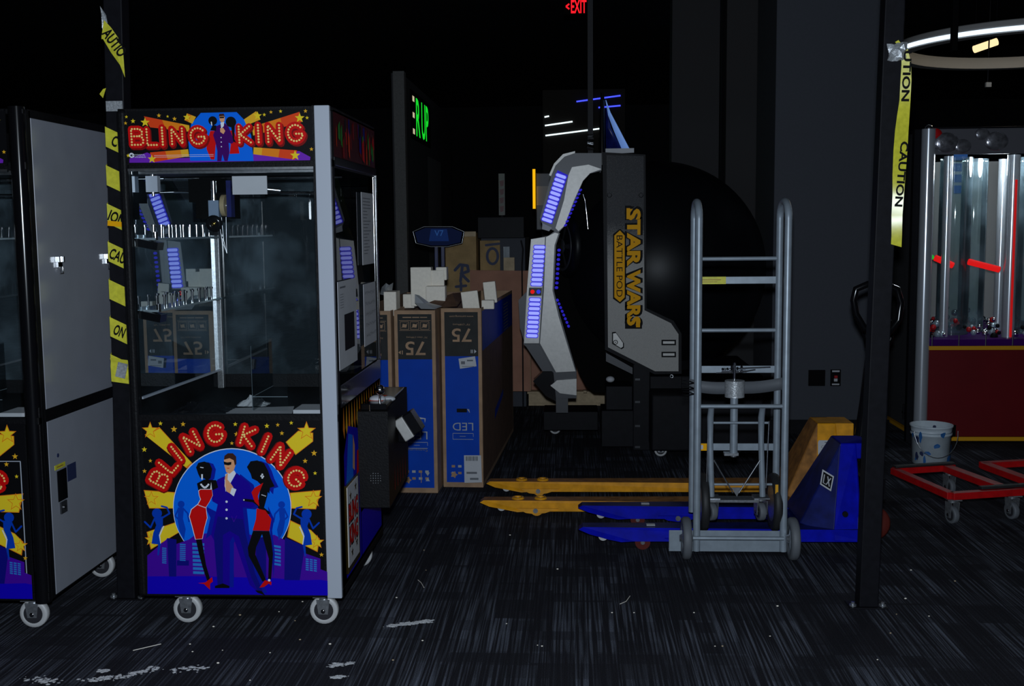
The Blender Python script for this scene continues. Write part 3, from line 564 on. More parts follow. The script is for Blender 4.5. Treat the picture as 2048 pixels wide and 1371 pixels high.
# papers on the side glass
def notice(nm,label,y0,y1,z0,z1,lines,rt=.0):
    m=MB(); m.box((x+.006,y0,z0),(x+.0075,y1,z1),'paper'); a=Art(m,(x+.0078,y0,z0),(0,1,0),(0,0,1),(1,0,0)); W_=y1-y0; H_=z1-z0
    for t_,cy,h_,wd in lines:
        if t_=='#': a.poly([(W_*.30,H_*(cy-h_/2)),(W_*.85,H_*(cy-h_/2)),(W_*.85,H_*(cy+h_/2)),(W_*.30,H_*(cy+h_/2))],'ink')
        elif t_=='~':
            rq=random.Random(int(cy*100)); n_=9
            for e_ in range(n_):
                xa=W_*(.5-wd/2+wd*e_/n_); hh=H_*h_/2; a.line((xa,H_*cy-hh*rq.uniform(.3,1)),(xa+W_*.02,H_*cy+hh*rq.uniform(.3,1)),W_*.012,'ink_soft'); a.line((xa,H_*cy+hh*rq.uniform(-.6,.6)),(xa+W_*wd/n_*.7,H_*cy+hh*rq.uniform(-.6,.6)),H_*.008,'ink_soft')
        elif t_=='-': a.line((W_*.1,H_*cy),(W_*(.1+wd),H_*cy),H_*h_,'ink_soft')
        else: a.text(t_,(W_*.5,H_*cy),W_*wd,H_*h_,'ink_soft')
    solo(m,nm,label,'paper')
notice('paper_notice','long white printed sheet taped high on the side window',4.52,4.78,1.36,1.66,[('-',.92-.045*i,.010,.3+.4*random.random()) for i in range(18)])
notice('paper_notice','white sheet with black rectangle taped low on the side window',4.02,4.36,.985,1.315,[('-',.93,.02,.3),('#',.40,.42,.5)]+[('-',.85-.03*i,.006,.18) for i in range(6)])
notice('paper_notice','crumpled white sheet with handwriting near the rear edge of the side window',4.52,4.80,1.02,1.28,[('~',.85-.17*k_,.085,.8) for k_ in range(5)])
# deck clutter
m=MB(); r_=random.Random(5)
def rumple(m,cx,cy,z,w_,d_,h_,mm,n=14,rnd=r_):
    vs=[];fs=[]
    for j in range(n+1):
        for i in range(n+1):
            e=min(i,n-i,j,n-j)/(n/2); vs.append((cx+(i/n-.5)*w_+rnd.uniform(-.006,.006),cy+(j/n-.5)*d_+rnd.uniform(-.006,.006),z+.001+h_*min(1,e*1.4)*rnd.uniform(.25,1)))
    for j in range(n):
        for i in range(n): a_=j*(n+1)+i; fs.append((a_,a_+1,a_+n+2,a_+n+1))
    m.add(vs,fs,mm,False)
rumple(m,-1.46,4.20,.801,.22,.16,.05,'black_gloss'); solo(m,'plastic_bag','crumpled black plastic bag lying on the prize machine deck','bag')
m=MB(); m.box((-1.36,4.10,.8015),(-1.10,4.30,.8025),'paper',rot=(0,0,.2)); solo(m,'paper_sheet','white paper sheet lying flat on the prize machine deck','paper')
m=MB(); rumple(m,-1.30,4.36,.802,.12,.09,.045,'film',8); solo(m,'plastic_wrap','crumpled clear wrapping behind the paper on the machine deck','wrap')
# ---- second machine at the left edge of the frame
LX1=-1.985
lc=crane_cabinet('crane_machine','prize machine cut off by the left edge with pale service doors on its side',LX1,3.93,4.72,'panel')
x=LX1
m=MB(); m.box((x-.005,3.99,.845),(x+.004,4.67,1.925),'white_laminate'); up_=m.build('service_door',lc,.002,label='upper pale grey service door')
m=MB(); m.box((x-.005,3.99,.128),(x+.004,4.665,.798),'white_laminate'); lo_=m.build('service_door',lc,.002,label='lower pale grey service door')
m=MB(); m.box((x-.008,3.98,.798),(x+.003,4.72,.845),'black_laminate'); m.box((x-.008,3.96,.12),(x+.002,3.99,1.95),'black_laminate'); m.box((x-.008,4.668,.12),(x+.002,4.72,1.95),'black_laminate'); m.box((x-.008,3.98,1.925),(x+.002,4.72,1.955),'black_laminate'); m.build('side_frame',lc)
for yy,zz in ((4.145,1.385),(4.585,1.385)):
    m=MB(); m.box((x+.004,yy-.018,zz-.012),(x+.014,yy+.018,zz+.03),'chrome'); m.box((x+.004,yy-.024,zz+.008),(x+.022,yy-.014,zz+.03),'chrome'); m.box((x+.004,yy+.012,zz+.008),(x+.022,yy+.022,zz+.03),'chrome')
    m.tube([(x+.016,yy-.012,zz-.01),(x+.018,yy-.012,zz-.035),(x+.018,yy+.012,zz-.035),(x+.016,yy+.012,zz-.01)],.003,'chrome',6); m.build('latch',up_,.0015)
m=MB(); m.box((x+.004,4.045,.475),(x+.007,4.12,.595),'black_gloss'); m.build('meter_window',lo_)
m=MB(); m.box((x+.004,4.055,.425),(x+.010,4.105,.470),'silver_dark'); m.cyl((x+.010,4.08,.447),(x+.014,4.08,.447),.009,'chrome',12); m.build('lock',lo_)
m=MB(); m.box((x+.004,4.130,.535),(x+.0055,4.205,.600),'spray'); m.build('blue_sticker',lo_,label='dark blue square sticker')
m=MB(); m.box((x+.004,4.03,.602),(x+.0055,4.115,.62),'tape_yellow'); a=Art(m,(x+.0056,4.03,.602),(0,1,0),(0,0,1),(1,0,0)); a.line((.015,.009),(.065,.009),.004,'yellow_worn'); m.build('yellow_sticker',lo_)
m=MB(); m.cyl((x+.004,4.06,.655),(x+.006,4.06,.655),.008,'spray',12); m.build('key_hole',lo_)
m=MB(); fx0=x-.79+.10
for q in (((fx0,3.926,.22),(x-.075,3.926,.22)),((x-.075,3.926,.22),(x-.075,3.926,.66)),((x-.075,3.926,.66),(fx0,3.926,.66)),((fx0,3.926,.66),(fx0,3.926,.22))): m.tube(q,.002,'white_strip',6)
m.build('sticker_outline',lc,label='thin white outline on the front panel')
# ================================================================== TEMPORARY POLES AND CAUTION TAPE
def pole(label,bx,by,lean,wd=.074):
    t=thing('steel_pole',label,'pole',(bx,by,0)); h=wd/2; H_=4.3
    m=MB(); vs=[(bx-h,by-h,.006),(bx+h,by-h,.006),(bx+h,by+h,.006),(bx-h,by+h,.006)]+[(bx+sx*h+lean*H_,by+sy*h,H_) for sx,sy in ((-1,-1),(1,-1),(1,1),(-1,1))]
    m.add(vs,[(0,3,2,1),(4,5,6,7),(0,1,5,4),(1,2,6,5),(2,3,7,6),(3,0,4,7)],'black_metal'); m.build('shaft',t,.004)
    m=MB(); m.box((bx-.075,by-.045,0),(bx+.075,by+.045,.006),'black_metal'); m.build('base_plate',t,.002)
    for s_ in (-1,1):
        m=MB(); m.cyl((bx+s_*.058,by-.02,.006),(bx+s_*.058,by-.02,.012),.014,'zinc',14); m.cyl((bx+s_*.058,by-.02,.012),(bx+s_*.058,by-.02,.022),.008,'zinc',6); m.build('anchor_bolt',t)
    return t
pole('black square steel pole wrapped in yellow caution tape left of the BLING KING machine',-1.842,4.335,.0245)
pole('black square steel pole at right with a loose caution tape tail hanging from it',1.161,4.315,.0180)
def polex(z,bx,lean): return bx+lean*z
# spiral tape
h=.0395; bx,by,ln=-1.842,4.335,.0245
t=thing('caution_tape','yellow and black caution tape spiralling down the left pole','tape',(bx,by,.9))
m=MB(); z=1.900; pitch=.150; wd=.078; cor=[(-1,-1),(1,-1),(1,1),(-1,1)]; L=[];R=[]
n=int((1.90-.93)/pitch*4)
for i in range(n+1):
    sx,sy=cor[i%4]; zz=z-i*pitch/4; cx=polex(zz,bx,ln)
    L.append((cx+sx*h,by+sy*h,zz+wd*.5-.02)); R.append((cx+sx*h,by+sy*h,zz-wd*.5-.02))
m.strip(L,R,'tape_yellow',False); m.build('tape_wrap',t)
m=MB(); tx=['C','','ION','CAU','','ON','AU']
for i,s_ in enumerate(tx):
    zz=1.900-i*pitch-.02-pitch/8
    if s_:
        a=Art(m,(polex(zz,bx,ln),by-h,zz),(1,0,0),(0,0,1),(0,-1,0)); a.k=3; a.text(s_,(0,0),.021*len(s_)+.004,.044,'ink',-.42,.03)
m.build('tape_lettering',t)
m=MB(); zz=1.54; m.box((polex(zz,bx,ln)-.037,by-h-.004,zz-.012),(polex(zz,bx,ln)+.037,by-h-.002,zz+.008),'orange_print',rot=(0,.1,0)); m.build('orange_marker',t)
m=MB(); rr=random.Random(2); zz=.955; L=[];R=[]
for i in range(7): L.append((polex(zz,bx,ln)-.036,by-h-.004-rr.random()*.006,zz+.05-i*.016)); R.append((polex(zz,bx,ln)+.036,by-h-.004-rr.random()*.006,zz+.04-i*.016))
m.strip(L,R,'tape_yellow',False); m.build('tape_end',t,solid=.001)
m=MB(); m.box((polex(.95,bx,ln)-.01,by-h-.014,.925),(polex(.95,bx,ln)+.030,by-h-.010,.985),'duct_tape',rot=(0,.25,0)); m.build('silver_tape',t)
# loose flap higher up
t=thing('caution_tape','loose caution tape flap with letters AUTION stuck near the top of the left pole','tape',(bx,by,2.1))
def flap(pl,pr,mm='tape_yellow',Y=4.28): 
    m=MB(); m.strip([P(*p,Y-.004*math.sin(i*1.3)) for i,p in enumerate(pl)],[P(*p,Y-.004*math.cos(i*1.7)) for i,p in enumerate(pr)],mm,False); return m
m=flap([(203,72),(208,40),(222,55),(236,75),(246,100)],[(203,78),(206,78),(222,105),(240,130),(250,155)],Y=4.285)
a=Art(m,P(229,85,4.275),(1,0,0),(0,0,1),(0,-1,0)); a.text('AUTIO',(0,0),.115,.044,'ink',-.95,.03); m.build('tape_flap',t)
m=flap([(200,12),(203,30),(204,55)],[(212,30),(215,45),(212,75)],'duct_tape',4.284); m.build('tape_twist',t)
m=flap([(199,188),(206,178)],[(206,196),(212,176)],'tape_yellow',4.284); m.build('tape_corner',t)
m=MB(); p0=P(211,202,4.29); p1=P(243,222,4.29); m.box((p0[0],by-h-.004,p1[2]),(p1[0]+.002,by-h-.001,p0[2]),'duct_tape'); m.box((p1[0],by-h-.003,p1[2]),(p1[0]+.003,by+h,p0[2]),'duct_tape'); solo(m,'duct_tape','silver duct tape band around the left pole above the wrapped tape','tape')
# right pole tail
t=thing('caution_tape','yellow CAUTION tape tail hanging down the right pole','tape',P(1800,490,4.25))
Lp=[(1803,100),(1803,130),(1801,160),(1799,200),(1794,232),(1790,262),(1787,300),(1785,350),(1785,390),(1783,430),(1783,470),(1782,488)]
Rp=[(1815,96),(1822,125),(1823,160),(1821,200),(1819,232),(1817,262),(1815,300),(1811,350),(1808,390),(1805,430),(1804,470),(1803,494)]
m=MB(); rr=random.Random(4); dz=[.008*math.sin(i*.9) for i in range(12)]
m.strip([P(*p,4.262+dz[i]) for i,p in enumerate(Lp)],[P(*p,4.262-dz[i]) for i,p in enumerate(Rp)],'tape_yellow'); m.build('tape_tail',t)
m=MB(); 
for s_,c,w_ in (('UTION',(1813,152),96/520.),('CAUTION',(1803,348),126/520.)):
    m=MB(); o_=P(*c,4.250); a=Art(m,o_,(1,0,0),(0,0,1),(0,-1,0)); a.text(s_,(0,0),w_,.030,'ink',-PI/2-.03+(-.04 if s_=='CAUTION' else 0),.03); m.build('tape_lettering',t)
m=MB(); rumple(m,0,0,0,.07,.06,.03,'duct_tape',6,random.Random(9)); cc=P(1794,103,4.262); m.v=[(cc[0]+v[0],cc[1]-v[2],cc[2]+v[1]) for v in m.v]; m.build('silver_clump',t)
m=flap([(1790,84),(1797,80)],[(1804,98),(1806,92)],Y=4.262); m.build('tape_knot',t)
# ================================================================== TELEVISION CARTONS
def carton(label,x0,y0,rz,stick,H_=1.05,W_=.235,Lg=1.78,second=False):
    t=thing('television_carton',label,'box',(x0+W_/2,y0+Lg/2,0),'cartons for 75 inch televisions')
    T=.007
    m=MB()
    m.box((x0,y0,0),(x0+W_,y0+T,H_),'kraft'); m.box((x0,y0+Lg-T,0),(x0+W_,y0+Lg,H_),'kraft'); m.box((x0,y0+T,0),(x0+T,y0+Lg-T,H_),'kraft'); m.box((x0+W_-T,y0+T,0),(x0+W_,y0+Lg-T,H_),'kraft'); m.box((x0+T,y0+T,0),(x0+W_-T,y0+Lg-T,.01),'kraft')
    m.build('carton_body',t,.002)
    m=MB(); a=Art(m,(x0,y0,0),(1,0,0),(0,0,1),(0,-1,0)); e=.020
    a.poly([(e,.03),(W_-e,.03),(W_-e,.772),(e,.772)],'box_blue'); a.poly([(e,.772),(W_-e,.772),(W_-e,H_-.022),(e,H_-.022)],'box_dark'); a.layer()
    U='kraft'
    if not second:
        a.text('75',(.12,.835),.115,.078,U,PI,.012); a.text('Samsung',(.12,.255),.12,.028,'ink_soft',PI)
        for i in range(3):
            cx=.06+i*.058
            for q in (((cx-.024,.942),(cx+.024,.942)),((cx+.024,.942),(cx+.024,.985)),((cx+.024,.985),(cx-.024,.985)),((cx-.024,.985),(cx-.024,.942))): a.line(*q,.002,U)
            a.poly([(cx-.014,.954),(cx+.010,.952),(cx+.014,.968),(cx-.010,.974)],U); a.line((cx-.018,.950),(cx+.018,.976),.002,U)
        a.line((.03,.936),(.208,.936),.002,U); a.line((.03,.992),(.208,.992),.002,U)
        a.line((.05,1.01),(.10,1.01),.005,U); a.line((.105,1.01),(.145,1.01),.005,U); a.line((.15,1.01),(.19,1.01),.004,U); a.text('75" class (189cm)',(.13,.898),.12,.012,U,PI)
        a.line((.045,.800),(.045,.822),.005,U); a.poly([(.022,.811),(.036,.800),(.036,.822)],U)
    else:
        a.text('75',(.12,.895),.115,.078,U,PI,.012); a.text('www.samsung.com',(.12,1.005),.14,.010,U,PI); a.text('75" (189cm)',(.12,.957),.10,.012,U,PI)
        a.poly([(.205,.80),(.192,.812),(.192,.788)],'paper'); a.line((.182,.79),(.182,.81),.004,'paper'); a.line((.174,.79),(.174,.81),.004,'paper')
    zt=.335 if not second else .36
    a.text('LED',(.12,zt),.12,.045,'film',PI,-.004)
    for k_,z_ in ((0,zt-.04),(1,zt-.075)): a.line((.06,z_),(.18,z_),.0025,'film')
    a.line((.06,zt-.04),(.06,zt-.075),.002,'film'); a.line((.18,zt-.04),(.18,zt-.06),.002,'film'); a.line((.10,zt-.057),(.135,zt-.057),.002,'film')
    for k_ in range(4):
        for j_ in range(2): a.line((.05+k_*.038,.085+j_*.04),(.07+k_*.038,.085+j_*.04),.014,'kraft' if (k_+j_)%2 else 'film')
    a.star((.063,.075),.022,'kraft',0,.6); a.line((.14,.13),(.14,.06),.004,'kraft'); a.poly([(.165,.12),(.19,.12),(.178,.10)],'film'); a.poly([(.165,.07),(.19,.07),(.178,.09)],'film')
    a.layer()
    if second:
        a.line((.085,.455),(.145,.455),.022,'ink'); a.poly([(.145,.464),(.162,.440),(.158,.462)],'film')
    elif stick: a.poly([(.125,.442),(.172,.434),(.168,.410),(.15,.425),(.128,.430)],'paper'); a.poly([(.122,.43),(.165,.43),(.172,.36),(.13,.37)],'box_blue')
    m.build('printed_end',t)
    if second:
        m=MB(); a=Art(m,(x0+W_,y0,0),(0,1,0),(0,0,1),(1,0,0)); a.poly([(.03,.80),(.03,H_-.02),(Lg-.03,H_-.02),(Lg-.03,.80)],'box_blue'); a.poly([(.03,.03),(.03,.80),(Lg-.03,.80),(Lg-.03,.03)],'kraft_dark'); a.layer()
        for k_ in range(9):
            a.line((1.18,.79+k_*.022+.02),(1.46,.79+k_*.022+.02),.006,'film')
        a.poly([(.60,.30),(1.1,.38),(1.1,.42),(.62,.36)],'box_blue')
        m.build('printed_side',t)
    t.rotation_euler.z=rz
    return t
carton('leftmost 75 inch television carton half hidden behind the prize machine',-1.232,6.12,-.03,False)
carton('middle 75 inch television carton with tall foam inserts sticking out',-.985,6.15,-.03,True)
b2=carton('rightmost 75 inch television carton with white shipping stickers on its blue end',-.722,6.29,-.045,False,second=True)
m=MB(); a=Art(m,(-.722,6.285,0),(1,0,0),(0,0,1),(0,-1,0)); 
def sticker(label,pts,lines,Y):
    m=MB(); q=[PZ(*p,Y) for p in pts]; m.prism(q,Y,Y+.001,'paper')
    a=Art(m,(0,Y,0),(1,0,0),(0,0,1),(0,-1,0))
    for (x0_,y0_,x1_,y1_,mm) in lines: A_=PZ(x0_,y0_,Y);B_=PZ(x1_,y1_,Y); a.poly([A_,(B_[0],A_[1]),B_,(A_[0],B_[1])],mm)
    return solo(m,'shipping_sticker',label,'sticker')
Y=6.262
sticker('small tilted white label high on the blue end of the rightmost carton',[(917,717),(950,712),(953,732),(920,737)],[(922,722,930,728,'ink_soft'),(934,719,946,722,'ink_soft'),(924,732,948,733,'ink_soft')],Y)
sticker('tall white barcode label low on the blue end of the rightmost carton',[(928,910),(962,910),(964,964),(929,965)],[(932+i*2.4,912,933.4+i*2.4,921,'ink_soft' if i%3 else 'ink') for i in range(10)]+[(933,943,954,947,'ink_soft'),(940,955,957,959,'ink_soft')],Y)
# foam inserts
def foam(label,parts,mm='foam',rot=None):
    m=MB()
    for q in parts: m.box(*q,mm,rot=rot)
    return solo(m,'foam_insert',label,'packing foam','foam inserts in the cartons',bevel=.004)
def fb(px0,py0,px1,py1,Y,d): a_=P(px0,py1,Y);b_=P(px1,py0,Y); return ((a_[0],Y,a_[2]),(b_[0],Y+d,b_[2]))
foam('tall white foam end block rising from the middle carton',[fb(822,534,862,612,6.42,.09),fb(861,540,888,612,6.425,.03),fb(872,534,893,560,6.43,.09),fb(852,572,890,612,6.35,.08)])
foam('low white foam block in the leftmost carton',[fb(768,583,792,632,6.20,.14)])
foam('small grey white foam piece behind the leftmost carton foam',[fb(806,588,828,616,6.45,.08)])
foam('tilted white foam slab at left in the rightmost carton',[fb(924,582,957,622,6.45,.03)],rot=(0,-.12,0))
foam('tilted white foam slab standing at right in the rightmost carton',[fb(968,563,992,606,6.62,.04)],rot=(0,-.10,0))
foam('short white foam piece low in the rightmost carton',[fb(963,600,988,618,6.40,.05)])
def crumple(label,pts,Y,mm='plastic_film'):
    m=MB(); rr=random.Random(len(label)); c=P(*pts[0],Y)
    V=[P(p[0],p[1],Y+rr.uniform(-.05,.05)) for p in pts]; n=len(V); cen=Vector((sum(v[0] for v in V)/n,Y-.05,sum(v[2] for v in V)/n))
    m.add([cen]+V,[(0,i+1,(i+1)%n+1) for i in range(n)],mm); return solo(m,'plastic_film',label,'plastic wrap',solid=.001)
crumple('crumpled clear film poking up behind the leftmost carton',[(760,588),(764,574),(772,566),(778,570),(786,565),(784,582),(776,592)],6.34,'film')
crumple('clear film draped over the front edge of the middle carton',[(830,588),(838,590),(860,606),(884,612),(870,618),(842,617),(830,605)],6.22,'film')
# opened flap
m=MB(); q=[P(856,606,6.30),P(905,587,6.5),P(936,584,6.9),P(914,612,6.32),P(880,614,6.25)]; m.poly(q,'kraft_dark'); solo(m,'carton_flap','open brown inner flap between the middle and rightmost cartons','flap',solid=.004)
# ================================================================== THINGS BEHIND THE CARTONS
t=thing('kiosk_sign','dark blue hexagonal lit screen sign on a twin post','sign',(P(878,500,8.6)[0],8.6,0))
Y=8.6; hexp=[(826,463),(848,453),(905,453),(928,463),(924,486),(895,493),(862,493),(832,486)]
m=MB(); m.prism([PZ(*p,Y) for p in hexp],Y,Y+.06,'black_soft'); m.build('sign_housing',t,.004)
m=MB(); c_=PZ(877,473,Y); q=[PZ(*p,Y-.003) for p in hexp]; q=[(c_[0]+(a_[0]-c_[0])*.93,c_[1]+(a_[1]-c_[1])*.88) for a_ in q]; m.prism(q,Y-.003,Y-.001,'kiosk_blue')
m.build('screen',t)
m=MB(); 
for i in range(len(hexp)): a_=P(*hexp[i],Y-.004);b_=P(*hexp[(i+1)%len(hexp)],Y-.004); m.tube([a_,b_],.003,'steel',6)
m.build('sign_rim',t)
m=MB(); a=Art(m,(0,Y-.004,0),(1,0,0),(0,0,1),(0,-1,0)); c_=PZ(878,466,Y-.004); a.poly([PZ(862,458,Y),PZ(894,458,Y),PZ(898,482,Y),PZ(858,482,Y)],'kiosk_glow'); a.layer(); a.text('V7',c_,.07,.045,'kiosk_text'); m.build('screen_symbol',t)
for px in (872,885):
    m=MB(); b_=P(px,500,Y); m.box((b_[0]-.014,Y+.01,.0),(b_[0]+.014,Y+.04,1.40),'jack_blue_top'); m.build('post',t,.003)
m=MB(); m.box((c_[0]-.22,Y-.15,0),(c_[0]+.22,Y+.2,.03),'black_metal'); m.build('base_plate',t,.004)
# plywood crate
t=thing('plywood_crate','tan plywood crate with blue spray painted letters behind the cartons','crate',(-.88,9.2,0))
a0=P(890,466,9.0); b0=P(952,466,9.0)
m=MB(); m.box((a0[0],9.0,.1),(b0[0],9.7,a0[2]),'plywood'); m.box((a0[0]-.01,8.985,a0[2]-.03),(b0[0],9.0,a0[2]+.012),'pine'); m.box((a0[0],9.02,0),(b0[0],9.68,.1),'pine'); m.build('crate_body',t,.003)
m=MB(); Yc=8.998; a=Art(m,(0,Yc,0),(1,0,0),(0,0,1),(0,-1,0))
a.stroke([PZ(925,530,Yc),PZ(921,562,Yc)],.024,'spray'); a.stroke([PZ(910,540,Yc),PZ(920,529,Yc),PZ(935,531,Yc),PZ(937,542,Yc),PZ(922,547,Yc),PZ(937,562,Yc)],.024,'spray'); a.stroke([PZ(912,573,Yc),PZ(932,571,Yc)],.022,'spray'); a.stroke([PZ(922,566,Yc),PZ(922,580,Yc)],.022,'spray'); m.build('graffiti',t)
t=thing('dark_crate','dark wooden crate with a painted O and 1 under a black lid','crate',(-.6,9.4,0))
a0=P(962,476,9.2); b0=P(1050,476,9.2)
m=MB(); m.box((a0[0],9.2,0),(b0[0],10.0,a0[2]),'wall_grey'); m.box((P(960,490,9.2)[0],9.195,1.1),(P(1000,490,9.2)[0],9.2,a0[2]-.02),'plywood'); m.build('crate_body',t,.003)
m=MB(); q=P(955,434,9.1); m.box((q[0],9.1,a0[2]),(P(1048,434,9.1)[0],10.0,q[2]),'black_metal'); m.build('lid',t,.004)
m=MB(); Yc=9.19; a=Art(m,(0,Yc,0),(1,0,0),(0,0,1),(0,-1,0)); c_=PZ(985,512,Yc); a.stroke([(c_[0]+.045*math.cos(i*PI/8),c_[1]+.065*math.sin(i*PI/8)) for i in range(17)],.022,'spray'); a.stroke([PZ(972,490,Yc),PZ(998,487,Yc)],.02,'spray'); m.build('graffiti',t)
m=MB(); q0=P(1007,493,9.15); m.box((q0[0],9.15,q0[2]-.09),(q0[0]+.05,9.19,q0[2]),'plastic_film'); m.box((q0[0],9.14,q0[2]-.2),(q0[0]+.09,9.19,q0[2]-.09),'pine'); solo(m,'paper_packet','small pale packet taped to the dark crate front','packet')
m=MB(); q=[PZ(*p,8.95) for p in ((940,540),(1030,541),(1060,541),(1060,782),(942,782))]; m.prism(q,8.95,8.97,'cardboard_red'); m.box((q[0][0],8.97,q[3][1]),(q[2][0],8.99,q[0][1]-.1),'kraft'); solo(m,'cardboard_sheet','reddish brown cardboard sheet propped before the crates','cardboard')
m=MB(); m.tube([(P(1044,530,8.8)[0],8.8,.0),P(1044,530,8.8),P(1046,497,8.8),P(1042,480,8.8)],.006,'black_metal',6); solo(m,'cable','thin black cable standing above the cardboard sheet','cable')
# pallet
t=thing('wooden_pallet','pale wooden shipping pallet behind the pod machine','pallet',(-.1,9.5,0))
for yy in (9.25,9.75,10.2):
    m=MB(); m.box((-.38,yy,.02),(.42,yy+.04,.105),'pine'); m.build('stringer',t,.003)
for i in range(5):
    m=MB(); m.box((-.39+i*.168,9.22,.105),(-.25+i*.168,10.26,.125),'pine'); m.build('deck_board',t,.002)
m=MB(); m.box((-.38,9.25,0),(.42,9.35,.02),'pine'); m.box((-.38,10.12,0),(.42,10.24,.02),'pine'); m.build('bottom_board',t)
m=MB(); m.box((-.36,9.3,.127),(.36,10.1,.75),'cardboard_red'); solo(m,'cardboard_box','large reddish cardboard box sitting on the wooden pallet','box',bevel=.006)
# far signs
m=MB(); q=P(997,347,13.); q2=P(1010,430,13.); m.box((q[0],13,q2[2]),(q2[0],13.05,q[2]),'far_white'); a=Art(m,(0,13,0),(1,0,0),(0,0,1),(0,-1,0))
for i in range(4): a.poly([PZ(999,362+i*17,13),PZ(1008,360+i*17,13),PZ(1007,371+i*17,13),PZ(1001,373+i*17,13)],'red_panel')
m.box((q[0]+.02,13.01,0),(q2[0]-.02,13.04,q2[2]),'black_metal'); solo(m,'banner_sign','tall narrow white sign with dim red lettering in the far dark','sign')
m=MB(); q=P(1065,338,10.5); q2=P(1071,417,10.5); m.box((q[0],10.5,q2[2]),(q2[0],10.53,q[2]),'amber'); k=m.build('light_strip'); 
t=thing('lit_cabinet','game cabinet with an amber light strip peeking out left of the pod machine','arcade machine',(.0,10.8,0)); k.parent=t; k.matrix_parent_inverse=Matrix.Translation(-t.location)
m=MB(); q=P(1071,345,10.52); q2=P(1120,460,10.52); m.box((q[0],10.54,q2[2]),(q2[0],11.2,q[2]),'silver_dark'); m.box((q[0]+.05,10.56,0),(q2[0]+.2,11.2,q2[2]),'black_metal'); m.build('cabinet_body',t,.01)
m=MB(); q=P(1073,372,10.5); q2=P(1100,410,10.5); m.box((q[0],10.52,q2[2]),(q2[0],10.54,q[2]),'far_white'); m.build('face_plate',t)
# green lit sign on the partition
t=thing('wall_sign','green lit wall sign ending in R UP on the far partition','sign',(-1.69,12.4,2.3))
def aXp(px,py,X):
    d=CR@Vector(((px-1024)/FPX,-(py-685.5)/FPX,-1.0)); t_=X/d.x; return (X,d.y*t_,CH+d.z*t_)
y0_=aXp(830,200,-1.69)[1]; y1_=aXp(856,200,-1.69)[1]; zt=aXp(842,204,-1.69)[2]; zb=aXp(842,277,-1.69)[2]
m=MB(); m.box((-1.70,y0_-.3,zb-.05),(-1.692,y1_+.2,zt+.05),'black_soft'); m.build('backing',t)
m=MB(); a=Art(m,(-1.689,(y0_+y1_)/2,(zt+zb)/2),(0,1,0),(0,0,1),(1,0,0)); Ls=y1_-y0_
a.text('R',(-Ls*.30,0),Ls*.30,zt-zb,'sign_green',0,.015); a.text('UP',(Ls*.22,0),Ls*.55,zt-zb,'sign_green',0,.015); m.build('sign_letters',t)
m=MB(); a=Art(m,(-1.689,y0_-.16,(zt+zb)/2),(0,1,0),(0,0,1),(1,0,0)); hh=(zt-zb)
for zz in (-.42,0,.42): a.line((-.04,zz*hh),(.10,zz*hh),hh*.14,'sign_cream')
m.build('sign_bars',t)
# neon strips, exit signs
def neon(label,pts,Y,mm,r=.009):
    m=MB()
    for a_,b_ in pts: m.tube([P(*a_,Y),P(*b_,Y)],r,mm,8)
    return solo(m,'neon_tube',label,'light','neon tubes in the far hall')
N1=14.
m=MB(); m.box((P(1086,300,N1)[0],N1+.008,0),(P(1250,300,N1)[0],N1+.2,P(1088,180,N1)[2]),'wall_brown'); struct(m,'trim_2')
neon('upper slanting blue neon line above the pod machine visor',[((1153,203),(1241,191))],N1,'neon_blue')
neon('lower slanting blue neon line beside the pod machine visor',[((1197,215),(1241,211))],N1,'neon_blue')
neon('short stub of white neon at far left of the slanting lines',[((1089,234),(1098,232))],N1,'neon_white')
neon('middle slanting white neon line left of the thin pole',[((1090,251),(1145,243))],N1,'neon_white')
neon('lowest slanting white neon line passing behind the thin pole',[((1091,271),(1200,257))],N1,'neon_white')
for i,yy in enumerate((176,198,220,243)):
    lb=['topmost','second','third','lowest'][i]+' level blue neon bar beside the grey pillar'
    neon(lb,[((1443,yy+1),(1457,yy+.5)),((1462,yy+.5),(1515,yy-.5))],16.,'neon_blue',.011)
m=MB(); m.box((P(1440,300,16.)[0],16.01,0),(P(1530,300,16.)[0],16.2,4.2),'wall_dark'); struct(m,'trim_3')
def exit_sign(label,px0,py0,px1,py1,Y,mm,arrow=True,r=0):
    t=thing('exit_sign',label,'sign',P((px0+px1)/2,py1,Y))
    m=MB(); A_=P(px0-4,py1+3,Y+.02);B_=P(px1+4,py0-3,Y+.02); m.box((A_[0],Y+.012,A_[2]),(B_[0],Y+.06,B_[2]),'black_soft'); m.cyl(((A_[0]+B_[0])/2,Y+.03,B_[2]),((A_[0]+B_[0])/2,Y+.03,4.3),.012,'black_metal',8); m.build('sign_housing',t)
    m=MB(); a=Art(m,(0,Y,0),(1,0,0),(0,0,1),(0,-1,0)); xs=px0+(px1-px0)*.24; c_=PZ((xs+px1)/2,(py0+py1)/2,Y); w0=PZ(xs,py0,Y);w1=PZ(px1,py1,Y)
    a.text('EXIT',c_,w1[0]-w0[0],w0[1]-w1[1],mm,0,.02); a.k=2
    l0=PZ(px0,(py0+py1)/2,Y); l1=PZ(px0+(px1-px0)*.16,py0+(py1-py0)*.3,Y); l2=PZ(px0+(px1-px0)*.16,py0+(py1-py0)*.7,Y); sw=(w0[1]-w1[1])*.12
    a.line(l1,l0,sw,mm); a.line(l0,l2,sw,mm); m.build('sign_letters',t)
exit_sign('red lit EXIT sign with left arrow at the top edge beside the thin pole',1132,0,1173,26,10.,'exit_red')
exit_sign('tiny red lit EXIT sign below the lowest blue neon bar',1467,243,1488,255,15.7,'exit_red')
